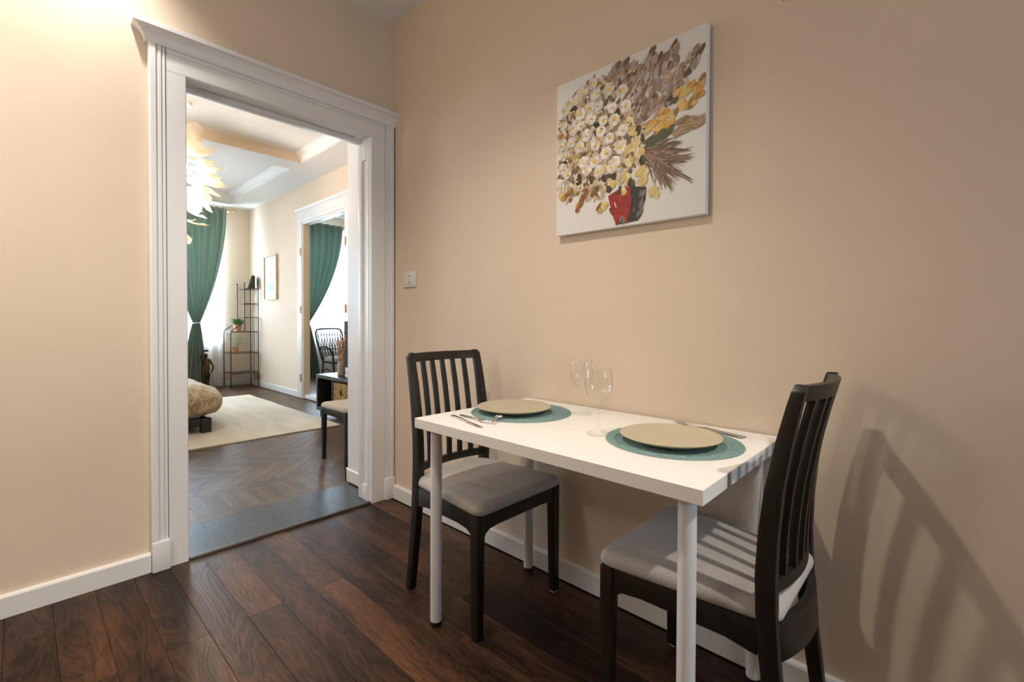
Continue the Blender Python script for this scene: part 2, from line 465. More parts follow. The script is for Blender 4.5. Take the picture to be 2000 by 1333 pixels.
# herringbone
def clip(poly, x0, x1, y0, y1):
    def cl(P, f):
        out = []
        for i in range(len(P)):
            a, c_ = P[i], P[(i + 1) % len(P)]
            fa, fc = f(a), f(c_)
            if fa >= 0: out.append(a)
            if (fa >= 0) != (fc >= 0):
                t_ = fa / (fa - fc); out.append((a[0] + (c_[0] - a[0]) * t_, a[1] + (c_[1] - a[1]) * t_))
        return out
    for f in (lambda p: p[0] - x0, lambda p: x1 - p[0], lambda p: p[1] - y0, lambda p: y1 - p[1]):
        poly = cl(poly, f)
        if len(poly) < 3: return []
    return poly
HL, HW = .48, .08
A45 = radians(45)
cnt = 0
for kk in range(-40, 40):
    for mm in range(-6, 7):
        bx, by = kk * HW + mm * HL, kk * HW - mm * HL
        for (rx, ry, sx_, sy_) in ((bx, by, HL, HW), (bx, by + HW, HW, HL)):
            cx, cy = rx + sx_ / 2, ry + sy_ / 2
            # rotate by 45 deg and shift
            wx = (cx * cos(A45) - cy * sin(A45)) - 1.5
            wy = (cx * sin(A45) + cy * cos(A45)) - .1
            ang = A45 if sx_ > sy_ else A45 + pi / 2
            X, Y = HL / 2 - .0004, HW / 2 - .0004
            cs = [(-X, -Y), (X, -Y), (X, Y), (-X, Y)]
            wp = [(wx + a * cos(ang) - c_ * sin(ang), wy + a * sin(ang) + c_ * cos(ang)) for a, c_ in cs]
            pc = clip(wp, -2.55, -.779, -1.25, 1.10)
            if len(pc) < 3: continue
            area = abs(sum(pc[i][0] * pc[(i + 1) % len(pc)][1] - pc[(i + 1) % len(pc)][0] * pc[i][1] for i in range(len(pc)))) / 2
            if area < 2e-4: continue
            if area > HL * HW * .97:
                link_mesh('parquet_block', plank_mesh(2 * X, 2 * Y, m=m_parq), floor2, (wx, wy, 0), (0, 0, ang))
            else:
                loc_ = [((px - wx) * cos(ang) + (py - wy) * sin(ang), -(px - wx) * sin(ang) + (py - wy) * cos(ang)) for px, py in pc]
                o = MB().prism(loc_, -.012, 0, 'z').build('parquet_block', m_parq, floor2)
                o.location = (wx, wy, 0); o.rotation_euler = (0, 0, ang)
            cnt += 1
# far room floor
floor3 = struct('floor', MB().box(XF - .1, -1.2, 1.15, 4.4, -.10, 0.0), m_parq, 'dark floor of the third room seen through the far doorway', 'floor')

# threshold bar
tag(MB().prism([(-.006, -.012), (-.006, .006), (.002, .0115), (.016, .011), (.0215, .004), (.0215, -.012)], -1.05, -.156, 'y').build('trim_1', m_dark_strip, smooth=True), 'dark brown threshold bar across the doorway floor', 'threshold', kind=ST)

# walls of the dining room
struct('wall_right', MB().box(0.0, 4.5, 0, .2, -.1, ZC + .1), m_wall, 'cream painted wall behind the dining table', 'wall')
wl = MB()
wl.box(-.14, 0, -3.2, -1.107, -.1, ZC + .1).box(XB, -.14, -3.6, -1.16, -.1, 3.2)
wl.box(-.14, 0, -.10, .25, -.1, ZC + .1).box(XB, -.14, -.05, 1.3, -.1, 3.2)
wl.box(-.14, 0, -1.107, -.10, 2.20, ZC + .1).box(XB, -.14, -1.16, -.05, 2.46, 3.2)
struct('wall_left', wl, m_wall, 'thick cream painted wall around the white framed doorway', 'wall')
struct('wall_back', MB().box(-.14, 4.5, -3.4, -3.2, -.1, ZC + .1), m_wall, 'cream wall behind the photographer', 'wall')
struct('wall_end', MB().box(4.4, 4.6, -3.2, -.60, -.1, ZC + .1).box(4.4, 4.6, -.12, 0, -.1, ZC + .1).box(4.4, 4.6, -.60, -.12, -.1, .92).box(4.4, 4.6, -.60, -.12, 1.92, ZC + .1), m_wall, 'cream end wall of the dining room', 'wall')
struct('ceiling', MB().box(-.02, 4.5, -3.3, .1, ZC, ZC + .12), m_ceil, 'plain off white ceiling above the dining corner', 'ceiling')

# baseboards
def base_prof(h, t_):
    return [(0, 0), (t_, 0), (t_, h - .008), (t_ - .003, h - .002), (t_ - .008, h), (0, h)]
def baseboard(name, label, axis, fixed, sgn, a, c_, h=.081, t_=.0195):
    pr = [(fixed + sgn * p_, q) for p_, q in base_prof(h, t_)]
    o = MB().prism(pr, a, c_, axis).build(name, m_base, smooth=True, auto=25)
    return tag(o, label, 'baseboard', kind=ST)
baseboard('baseboard_right', 'white baseboard running behind the dining table and chairs', 'x', 0.0, -1, 0.018, 4.4)
baseboard('baseboard_left', 'white baseboard left of the doorway casing', 'y', 0.0, 1, -3.2, -1.188)
# living room baseboards
bb = MB()
bb.prism([(-.05 - p_, q) for p_, q in base_prof(.085, .016)], -.471, -.141, 'x')
bb.prism([(XB - p_, q) for p_, q in base_prof(.085, .016)], -.066, 1.10, 'y')
tag(bb.build('baseboard_jamb', m_base), 'short white baseboard around the far corner of the doorway', 'baseboard', kind=ST)
baseboard('baseboard_living_right', 'white baseboard under the framed print in the living room', 'x', YR, -1, XF, -4.172, .085, .016)
baseboard('baseboard_living_far', 'white baseboard behind the plant rack', 'y', XF, 1, .70, YR - .016, .085, .016)

# ------------------------------------------------------------------ doorway casing (door_1)
door1 = tag(empty('door_1'), 'white moulded doorway casing with cornice and panelled jambs', 'doorway', kind=ST)
CO_L, CI_L, CI_R, CO_R = -1.1866, -1.0533, -.1545, -.006
ZOP = 2.1475
def stile(ci, co, nm):
    s = 1 if co > ci else -1
    Wd = abs(co - ci)
    mw = .060                         # moulded outer band
    # profile in (offset from inner edge, x thickness)
    pr = [(0, 0), (0, .020), (.003, .0225), (Wd - mw, .0225), (Wd - mw + .003, .027), (Wd - mw + .009, .027), (Wd - mw + .012, .0235), (Wd - mw + .015, .0235), (Wd - mw + .018, .030), (Wd - mw + .026, .030), (Wd - mw + .029, .0265), (Wd - mw + .033, .0265), (Wd - mw + .037, .034), (Wd - .006, .034), (Wd, .028), (Wd, 0)]
    f = Wd - mw
    flat = [(x_, ci + s * d) for d, x_ in pr if d <= f + 1e-6] + [(.001, ci + s * f)]
    moul = [(.001, ci + s * (f + .0002))] + [(x_, ci + s * d) for d, x_ in pr if d > f] 
    MB().prism(flat, 0.001, ZOP, 'z').build('casing_stile', m_trim, door1, smooth=True, auto=20)
    MB().prism(moul, 0.1285, 2.2425, 'z').build('casing_moulding', m_trim, door1, smooth=True, auto=20)
    # plinth block under the moulded band
    a, c_ = sorted((ci + s * (Wd - mw - .002), co))
    MB().box(.001, .040, a, c_, .001, .128).build('plinth_block', m_trim, door1, bevel=.003)
stile(CI_L, CO_L, 'l'); stile(CI_R, CO_R, 'r')
# header: flat board, bead, cove and cornice lip
hp = [(0.001, ZOP), (.020, ZOP), (.0225, ZOP + .003), (.0225, 2.222), (.028, 2.225), (.028, 2.232), (.0235, 2.235), (.0235, 2.239), (.032, 2.242), (.033, 2.252),
      (.036, 2.266), (.042, 2.280), (.052, 2.292), (.064, 2.299), (.064, 2.3155), (.061, 2.3188), (.001, 2.3188)]
MB().prism(hp[:9] + [(.032, 2.2425), (.001, 2.2425)], CI_L - (CI_L - CO_L - .0602), CI_R + (CO_R - CI_R - .0602), 'y').build('header_board', m_trim, door1, smooth=True, auto=20)
# cornice with returned left end
cp = [(.001, 2.2427), (.033, 2.2427), (.0345, 2.256), (.038, 2.270), (.044, 2.283), (.053, 2.293), (.066, 2.299), (.066, 2.3155), (.062, 2.3188), (.001, 2.3188)]
rings_ = []
for x_, z_ in cp[1:-1]:
    e_ = max(0.0, x_ - .033) + .008
    yl_, yr_ = CO_L - e_ - .013 * min(1, e_ / .03), min(CO_R + e_, -.0005)
    rings_.append([(.0005, yl_, z_), (x_, yl_, z_), (x_, yr_, z_), (.0005, yr_, z_)])
MB().loops(rings_).build('cornice', m_trim, door1, smooth=True, auto=20)
# panelled jamb linings (right and left) and soffit
def lining(y_face, sgn):
    # stiles/rails proud of a sunk panel; y_face is the visible face
    d = .008
    def bx(mb, x0, x1, z0, z1, dep=0.0):
        ya, yb_ = sorted((y_face + sgn * dep, y_face + sgn * .046))
        mb.box(x0, x1, ya, yb_, z0, z1)
    for (x0, x1, z0, z1) in ((-.034, .0, .001, ZOP + .0), (-.133, -.088, .001, ZOP), ):
        q = MB(); bx(q, x0, x1, z0, z1); q.build('jamb_stile', m_trim, door1, bevel=.003)
    for (z0, z1) in ((.001, .095), (2.03, ZOP)):
        q = MB(); bx(q, -.088, -.034, z0, z1); q.build('jamb_rail', m_trim, door1, bevel=.002)
    q = MB(); bx(q, -.088, -.034, .095, 2.03, d); q.build('jamb_panel', m_trim, door1)
lining(CI_R, 1); lining(CI_L, -1)
for (x0, x1, y0, y1, z0) in ((-.046, 0, CI_L, CI_R, ZOP), (-.133, -.086, CI_L, CI_R, ZOP - .012), (-.086, -.046, CI_L, CI_L + .06, ZOP), (-.086, -.046, CI_R - .06, CI_R, ZOP)):
    MB().box(x0, x1, y0, y1, z0, z0 + .05).build('soffit_board', m_trim, door1, bevel=.003)
MB().box(-.086, -.046, CI_L + .06, CI_R - .06, ZOP + .010, ZOP + .05).build('soffit_panel', m_trim, door1)

MB().box(XB, -.134, -.056, -.0502, .086, 2.4595).build('reveal_board', m_trim, door1)
MB().box(XB, -.134, -1.1598, -1.154, .001, 2.4595).build('reveal_board', m_trim, door1)
# ------------------------------------------------------------------ living room shell
WY = {1: (-.45, .68), 2: (-3.0, -1.85), 3: (1.75, 2.95)}
WZ = (.78, 2.72)
def facade(name, ya, yb_, wins, label):
    q = MB(); y0 = ya
    for a, c_ in wins:
        q.box(XF - .3, XF, y0, a, -.1, 3.2)
        q.box(XF - .3, XF, a, c_, -.1, WZ[0]); q.box(XF - .3, XF, a, c_, WZ[1], 3.2)
        y0 = c_
    q.box(XF - .3, XF, y0, yb_, -.1, 3.2)
    return struct(name, q, m_wall, label, 'wall')
facade('wall_far', -3.6, 1.3, [WY[2], WY[1]], 'cream facade wall behind the green curtain and plant rack')
facade('wall_far_third_room', 1.3, 4.5, [WY[3]], 'facade wall behind the curtain of the third room')
for i in (1, 2, 3):
    y0, y1 = WY[i]
    wn = tag(empty('window_%d' % i, (XF - .2, (y0 + y1) / 2, WZ[0])), ('bright window behind the living room sheer curtain', 'second living room window hidden behind the door wall', 'bright window of the third room behind its sheer')[i - 1], 'window', kind=ST)
    H = WZ[1] - WZ[0]; Wd = y1 - y0
    fr_ = MB()
    for (a, c_, z0, z1) in ((-Wd / 2, -Wd / 2 + .07, 0, H), (Wd / 2 - .07, Wd / 2, 0, H), (-.04, .04, .07, H - .07), (-Wd / 2 + .07, Wd / 2 - .07, 0, .07), (-Wd / 2 + .07, Wd / 2 - .07, H - .07, H)):
        MB().box(-.03, .03, a, c_, z0, z1).build('window_frame', m_white, wn, bevel=.004)
    for a, c_ in ((-Wd / 2 + .07, -.04), (.04, Wd / 2 - .07)):
        MB().box(-.003, .003, a, c_, .07, H - .07).build('pane', m_pane, wn)
# right wall of living room with doorway 2 (x -4.01 .. -2.77, z 2.42)
D2 = (-4.01, -2.77, 2.42)
q = MB()
q.box(XF, D2[0], YR, YR + .07, -.1, 3.2).box(D2[1], XB, YR, YR + .07, -.1, 3.2).box(D2[0], D2[1], YR, YR + .07, D2[2], 3.2)
struct('wall_living_right', q, m_wall, 'cream living room wall holding the small framed print', 'wall')
struct('wall_living_left', MB().box(XF, XB, -3.8, -3.6, -.1, 3.2), m_wall, 'unseen left wall of the living room', 'wall')
struct('wall_third_room', MB().box(XF, -1.2, 4.4, 4.6, -.1, 3.3).box(-1.25, -1.05, 1.19, 4.4, -.1, 3.3), m_wall, 'cream far walls of the third room', 'wall')
struct('ceiling', MB().box(XF, -1.05, YR + .07, 4.5, 3.20, 3.3), m_ceil, 'white ceiling of the third room above its curtain', 'ceiling')
tag(MB().prism([(XF, 3.20), (XF + .10, 3.20), (XF + .09, 3.17), (XF + .04, 3.13), (XF + .03, 3.08), (XF, 3.06)], 1.2, 4.4, 'y').build('trim_2', m_ceil, smooth=True), 'white crown moulding over the third room window', 'moulding', kind=ST)
# coffered ceiling of the living room
c2 = tag(empty('ceiling', (0, 0, 0)), 'white coffered ceiling of the living room with a white cross beam, near face coloured as shade', 'ceiling', kind=ST)
MB().box(XF, XB, -3.6, YR, ZC3, ZC3 + .12).build('coffer_panel', m_ceil, c2)
CY1 = .73
MB().box(XF, XB, CY1, YR, ZC2, ZC3).build('ceiling_band', m_ceil, c2)
MB().box(XF, XB, -3.6, -3.2, ZC2, ZC3).build('ceiling_band', m_ceil, c2)
MB().box(XF, -5.78, -3.2, CY1, ZC2, ZC3).build('ceiling_band', m_ceil, c2)
MB().box(-.85, XB, -3.2, CY1, ZC2, ZC3).build('ceiling_band', m_ceil, c2)
MB().box(-3.42, -3.12, -3.2, CY1, ZC2, ZC3).build('cross_beam', m_ceil, c2)
MB().box(-3.12, -3.112, -3.2, CY1, ZC2 + .004, ZC3).build('beam_shade_face', m_beamface, c2)  # thin tan sheet, the beam's shaded side put into its colour
# cove mouldings along the coffer sides
def cove(x0, x1):
    pr = [(CY1, ZC3), (CY1 - .07, ZC3), (CY1 - .07, ZC3 - .012), (CY1 - .052, ZC3 - .02), (CY1 - .028, ZC3 - .045), (CY1 - .02, ZC3 - .075), (CY1 - .012, ZC3 - .08), (CY1 - .012, ZC3 - .105), (CY1, ZC3 - .105)]
    MB().prism(pr, x0, x1, 'x').build('cove_moulding', m_ceil, c2, smooth=True, auto=20)
cove(-3.11, -.86); cove(-5.77, -3.43)
MB().prism([(-5.78, ZC3), (-5.71, ZC3), (-5.72, ZC3 - .02), (-5.76, ZC3 - .06), (-5.765, ZC3 - .10), (-5.78, ZC3 - .10)], -3.2, CY1 - .013, 'y').build('cove_moulding', m_ceil, c2, smooth=True, auto=20)

# doorway 2 casing
door2 = tag(empty('door_2', (0, 0, 0)), 'tall white doorway casing in the living room right wall', 'doorway', kind=ST)
def yp(mb_pts): return mb_pts
for a, c_ in ((D2[0] - .155, D2[0]), (D2[1], D2[1] + .155)):
    q = MB().box(a, c_, YR - .022, YR, .001, D2[2] + .06); q.build('casing_stile', m_trim, door2, bevel=.004)
MB().box(D2[0] - .155, D2[1] + .155, YR - .024, YR, D2[2] + .0605, D2[2] + .165).build('header_board', m_trim, door2, bevel=.004)
MB().box(D2[0], D2[1], YR - .022, YR, D2[2], D2[2] + .06).build('casing_head', m_trim, door2)
MB().prism([(YR, 2.5855), (YR - .03, 2.5855), (YR - .045, 2.600), (YR - .045, 2.612), (YR, 2.612)], D2[0] - .185, D2[1] + .185, 'x').build('cornice', m_trim, door2)
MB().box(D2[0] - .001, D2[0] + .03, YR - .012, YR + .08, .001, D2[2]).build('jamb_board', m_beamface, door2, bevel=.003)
MB().box(D2[1] - .03, D2[1] + .001, YR - .012, YR + .08, .001, D2[2]).build('jamb_board', m_trim, door2, bevel=.003)
MB().box(D2[0] + .03, D2[1] - .03, YR - .012, YR + .08, D2[2] - .03, D2[2]).build('jamb_head', m_trim, door2, bevel=.003)
for z in (.28, 1.22, 2.02):
    for xx in (D2[0] - .022, D2[1] + .022):
        MB().tube([(xx, YR - .030, z - .05), (xx, YR - .030, z + .05)], .009, 10).build('hinge', m_brass, door2, smooth=True)
tag(MB().box(D2[0] + .03, D2[1] - .03, YR + .002, YR + .22, .0, .055).build('trim_3', m_trim, bevel=.004), 'white raised sill of the far doorway', 'threshold', kind=ST)

# ================================================================== DINING TABLE
TX0, TY0, TL, TW, TZ = 1.1145, -.010, 1.005, .604, .737
table = tag(empty('dining_table', (TX0 + TL / 2, TY0 - TW / 2, 0)), 'white rectangular dining table on four round white legs', 'table')
MB().box(-TL / 2, TL / 2, -TW / 2, TW / 2, TZ - .034, TZ).build('tabletop', m_table, table, bevel=.0012, seg=1)
for sx_ in (-1, 1):
    for sy_ in (-1, 1):
        lx, ly = sx_ * (TL / 2 - .054), sy_ * (TW / 2 - .054)
        lg = MB().lathe([(.0195, .018), (.02, .022), (.02, TZ - .0405)], 28, (lx, ly, 0)).build('leg', m_leg, table, smooth=True)
        MB().lathe([(.017, 0), (.019, .003), (.019, .0178)], 24, (lx, ly, 0)).build('foot', m_rubber, lg, smooth=True)
        MB().lathe([(.040, TZ - .0402), (.040, TZ - .0342)], 28, (lx, ly, 0)).build('mounting_plate', m_leg, lg, smooth=True)

# ================================================================== DINING CHAIRS
def rrect(x0, x1, w0, w1, r, n=6):
    """rounded trapezoid outline, w0 half width at x0, w1 half width at x1"""
    pts = []
    for (cx, sgnx, sgny, a0) in ((x1 - r, 1, 1, 0), (x0 + r, -1, 1, pi / 2), (x0 + r, -1, -1, pi), (x1 - r, 1, -1, 1.5 * pi)):
        for i in range(n + 1):
            a = a0 + pi / 2 * i / n
            x_ = cx + r * cos(a)
            wd = w0 + (w1 - w0) * (min(max(x_, x0), x1) - x0) / (x1 - x0)
            pts.append((x_, sgny * (wd - r) + r * sin(a)))
    return pts
def cushion(x0, x1, w0, w1, z0, z1, r=.03, edge=.022, dome=.012, name='seat_cushion', m=None, parent=None, wav=.0):
    rings = []
    base = rrect(x0, x1, w0, w1, r)
    cx, cy = (x0 + x1) / 2, 0
    def ring(inset, z):
        out = []
        for x_, y_ in base:
            sx_ = ((x1 - x0) / 2 - inset) / ((x1 - x0) / 2); sy_ = (max(w0, w1) - inset) / max(w0, w1)
            out.append((cx + (x_ - cx) * sx_, y_ * sy_, z))
        return out
    rings.append(ring(.006, z0)); rings.append(ring(.001, z0 + .006))
    for i in range(0, 6):
        a = pi / 2 * i / 5
        rings.append(ring(edge * (1 - cos(a)), z1 - edge + edge * sin(a) * 1.0 - 0.0))
    mn = min((x1 - x0) / 2, max(w0, w1))
    for i in range(1, 6):
        q_ = i / 5.3
        rings.append(ring(edge + (mn - edge) * q_, z1 + dome * (1 - (1 - q_) ** 2)))
    o = MB().loops(rings).build(name, m, parent, smooth=True, auto=80)
    return o

POST = [(0.0, -.252, .030), (.12, -.235, .034), (.25, -.218, .037), (.36, -.207, .040), (.45, -.201, .041), (.53, -.199, .041), (.62, -.203, .039), (.72, -.213, .036), (.82, -.230, .032), (.90, -.2475, .028), (.936, -.2565, .026)]
def post_x(z):
    for (z0, x0, _), (z1, x1, _) in zip(POST[:-1], POST[1:]):
        if z <= z1: return x0 + (x1 - x0) * (z - z0) / (z1 - z0)
    return POST[-1][1] + (z - POST[-1][0]) * -.25
def bow(y, half=.19, amt=.030): return -amt * (1 - (y / half) ** 2)
def make_chair(name, seat_mat):
    root = empty(name)
    for s in (-1, 1):
        # back leg continuing into the back post
        rings = []
        for z, x, d in POST:
            ow = .192 if z > .3 else .192 + 0.0
            yi, yo = s * (ow - .030), s * ow
            rings.append([(x - d / 2, yi, z), (x + d / 2, yi, z), (x + d / 2, yo, z), (x - d / 2, yo, z)])
        # rounded top corner toward outside
        x, d = -.2600, .024
        rings.append([(x - d / 2, s * .162, .950), (x + d / 2, s * .162, .950), (x + d / 2, s * .180, .950), (x - d / 2, s * .180, .950)])
        MB().loops(rings).build('back_post', m_chair, root, bevel=.003)
        # front leg
        rings = [[(.193 - a, s * (.222 - a), z), (.193, s * (.222 - a), z), (.193, s * .222, z), (.193 - a, s * .222, z)] for z, a in ((0.004, .030), (.37, .036), (.428, .036))]
        lg = MB().loops(rings).build('front_leg', m_chair, root, bevel=.003)
        MB().box(.167, .189, *sorted((s * .196, s * .218)), 0, .0045).build('glide', m_white, lg)
        # side rail, tapering towards the back, with a curved bracket at the front leg
        pr = [(-.185, .428), (.158, .428), (.158, .345), (.148, .360), (.130, .370), (.08, .374), (-.12, .366), (-.185, .352)]
        q_ = MB()
        rg = []
        for yy in (0, .020):
            rg.append([(x_, s * ((.190 + (.216 - .190) * (x_ + .185) / .343) - yy), z_) for x_, z_ in pr])
        q_.loops(rg).build('side_rail', m_chair, root, bevel=.002)
    # front rail with arched corners
    q_ = MB(); pr = [(-.187, .428), (.187, .428), (.187, .345), (.178, .360), (.160, .371), (.12, .375), (-.12, .375), (-.160, .371), (-.178, .360), (-.187, .345)]
    q_.prism([(y_, z_) for y_, z_ in pr], .168, .189, 'x').build('front_rail', m_chair, root, bevel=.002)
    # curved rails at the back
    def curved(name_, z0, z1, th, amt, xoff, half=.163, n=14, lean=True):
        rg = []
        for i in range(n + 1):
            y_ = -half + 2 * half * i / n
            xa = post_x(z0) + bow(y_, half, amt) + xoff; xb = post_x(z1) + bow(y_, half, amt) + xoff
            rg.append([(xa - th / 2, y_, z0), (xa + th / 2, y_, z0), (xb + th / 2, y_, z1), (xb - th / 2, y_, z1)])
        return MB().loops(rg).build(name_, m_chair, root, bevel=.002, auto=40)
    curved('top_rail', .912, .947, .020, .030, 0)
    curved('lower_back_rail', .484, .513, .020, .026, 0)
    curved('seat_back_rail', .345, .428, .020, .032, -.010)
    for i in range(5):
        y_ = (i - 2) * .0548
        rg = []
        for k_ in range(9):
            z = .508 + (.916 - .508) * k_ / 8
            xx = post_x(z) + bow(y_, .163, .026 + .004 * (z - .508) / .4)
            rg.append([(xx - .0085, y_ - .009, z), (xx + .0085, y_ - .009, z), (xx + .0085, y_ + .009, z), (xx - .0085, y_ + .009, z)])
        MB().loops(rg).build('slat', m_chair, root, bevel=.002)
    cushion(-.228, .204, .186, .227, .4285, .468, r=.035, edge=.026, dome=.010, m=seat_mat, parent=root)
    return root
chL = make_chair('dining_chair', m_seat)
chL.location = (1.162, -.3125, 0)
tag(chL, 'dark slat back chair with grey seat, left of the table by the doorway', 'chair', 'dining chairs')
chR = copy_tree(chL)
chR.location = (1.999, -.280, 0); chR.rotation_euler = (0, 0, pi)
tag(chR, 'dark slat back chair with grey seat, at the right end of the table', 'chair', 'dining chairs')
# third chair in the living room, mostly behind the jamb
chS = copy_tree(chL)
for ch in chS.children:
    if ch.name.startswith('seat_cushion'):
        ch.data = ch.data.copy(); ch.data.materials[0] = m_seat2
chS.scale = (.92, .88, .96)
chS.location = (-.848, .2050, 0); chS.rotation_euler = (0, 0, -pi / 2)
tag(chS, 'dark wooden chair with beige seat partly hidden behind the right door jamb', 'chair', 'dining chairs')

# ================================================================== TABLE SETTING
ZT = TZ
def placemat(cx, cy, label):
    prof = [(0.004, 0)]
    nr = 24; R = .188
    prof = [(R - .001, 0), (R, .0015)]
    for i in range(nr):
        r0 = R - i * (R - .004) / nr; dr = (R - .004) / nr
        prof += [(r0 - dr * .25, .0034), (r0 - dr * .6, .0036), (r0 - dr * .97, .0009)]
    o = MB().lathe(prof, 96).build('placemat', m_mat, smooth=True, auto=60)
    o.location = (cx, cy, ZT); o.rotation_euler = (0, 0, random.random())
    return tag(o, label, 'placemat', 'woven placemats on the table')
placemat(1.312, -.274, 'round teal woven placemat nearer the doorway')
placemat(1.906, -.283, 'round teal woven placemat at the right end of the table')
def plate(cx, cy, label):
    pr = [(.075, 0), (.080, 0), (.083, .003), (.100, .006), (.120, .013), (.1345, .0190), (.1372, .0205), (.1375, .0222), (.1355, .0232), (.132, .0222), (.118, .0175), (.104, .0130), (.09, .0115), (.05, .0112), (.012, .0112)]
    o = MB().lathe(pr, 72).build('dinner_plate', m_plate, smooth=True, auto=60)
    o.location = (cx, cy, ZT + .0036)
    return tag(o, label, 'plate', 'olive dinner plates')
plate(1.299, -.299, 'matt olive dinner plate on the placemat nearer the doorway')
plate(1.910, -.309, 'matt olive dinner plate on the right hand placemat')
def wine_glass(cx, cy, label):
    out = [(.0365, .0), (.0370, .0012), (.036, .0022), (.022, .0045), (.010, .008), (.0052, .016), (.0042, .035), (.0040, .070), (.0048, .082), (.009, .090), (.020, .098), (.031, .110), (.0385, .126), (.0420, .143), (.0424, .160), (.0405, .182), (.0365, .205), (.0361, .2058), (.0356, .205)]
    inn = [(.0395, .182), (.0414, .160), (.0410, .143), (.0375, .127), (.030, .112), (.019, .1005), (.008, .095), (.0015, .094)]
    o = MB().lathe(out + inn, 56).build('wine_glass', m_glass, smooth=True, auto=70)
    o.location = (cx, cy, ZT)
    return tag(o, label, 'wine glass', 'wine glasses')
wine_glass(1.495, -.143, 'clear stemmed wine glass farther back, near the wall')
wine_glass(1.705, -.357, 'clear stemmed wine glass in front, between the two placemats')

def strip_solid(sections, th_scale=1.0):
    """sections: (x, half width, z centre, half thickness)"""
    rg = []
    for x, hw, z, ht in sections:
        rg.append([(x, hw * cos(a), z + ht * sin(a)) for a in [2 * pi * j / 10 for j in range(10)]])
    return MB().loops(rg)
def knife(p, qv, label, z=ZT + .0016):
    d = Vector(qv) - Vector(p); L = d.length; k = L / .225
    root = empty('table_knife', (p[0], p[1], z), math_mod.atan2(d.y, d.x)); root.scale = (k, 1, 1)
    strip_solid([(0, .0055, .0012, .0020), (.004, .0085, .0012, .0028), (.03, .0085, .0012, .0030), (.10, .0060, .0012, .0028), (.118, .0052, .0012, .0024)]).build('handle', m_steel, root, smooth=True, auto=60)
    MB().prism([(.116, -.0045), (.13, -.0085), (.19, -.0095), (.213, -.0085), (.225, .004), (.222, .0065), (.116, .0048)], 0.0, .0016, 'z').build('blade', m_steel, root, bevel=.0006, seg=1)
    return tag(root, label, 'knife', 'cutlery')
def fork(p, qv, label, z=ZT + .0016):
    d = Vector(qv) - Vector(p); L = d.length; k = L / .205
    root = empty('table_fork', (p[0], p[1], z), math_mod.atan2(d.y, d.x)); root.scale = (k, 1, 1)
    strip_solid([(0, .006, .001, .0014), (.005, .0085, .001, .0018), (.03, .0080, .0012, .0018), (.09, .0040, .004, .0018), (.13, .0038, .006, .0018), (.143, .0090, .005, .0014), (.158, .0118, .003, .0013), (.163, .0118, .0028, .0012)]).build('handle', m_steel, root, smooth=True, auto=60)
    for i in range(4):
        y_ = -.0096 + i * .0064
        MB().tube([(.160, y_, .0032), (.18, y_, .0045), (.197, y_ * .96, .0075), (.205, y_ * .94, .010)], [.0017, .0016, .0013, .0007], 6).build('tine', m_steel, root, smooth=True)
    return tag(root, label, 'fork', 'cutlery')
def spoon(p, qv, label, z=ZT + .0016):
    d = Vector(qv) - Vector(p); L = d.length; k = L / .14
    root = empty('teaspoon', (p[0], p[1], z), math_mod.atan2(d.y, d.x)); root.scale = (k, 1, 1)
    strip_solid([(0, .0045, .001, .0012), (.004, .006, .001, .0015), (.03, .0052, .002, .0015), (.075, .003, .006, .0015), (.10, .003, .007, .0013)]).build('handle', m_steel, root, smooth=True, auto=60)
    q_ = MB(); rg = []
    for r_, z_ in ((1.0, .0065), (.9, .0035), (.6, .0008), (.15, 0.0002)):
        rg.append([(.12 + .0215 * r_ * cos(2 * pi * j / 20), .0145 * r_ * sin(2 * pi * j / 20), z_) for j in range(20)])
    inner = [[(x_ * 1.0, y_ * .93, z_ + .0009) for x_, y_, z_ in ring_] for ring_ in rg[::-1]]
    q_.loops(rg[::-1] + inner[::-1] if False else inner + rg, cap0=True, cap1=True).build('bowl', m_steel, root, smooth=True, auto=60)
    return tag(root, label, 'spoon', 'cutlery')
knife((1.184, -.500), (1.402, -.556), 'steel knife nearest the front table edge by the left plate')
fork((1.197, -.472), (1.378, -.498), 'steel fork lying behind the knife beside the left plate')
spoon((1.388, -.498), (1.352, -.428), 'small steel spoon leaning onto the left placemat', ZT + .0085)
knife((2.044, -.112), (1.803, -.040), 'steel knife behind the right plate, tip showing at the wall', ZT + .0042)
fork((2.046, -.094), (1.860, -.068), 'steel fork behind the right plate next to the wall', ZT + .0016)

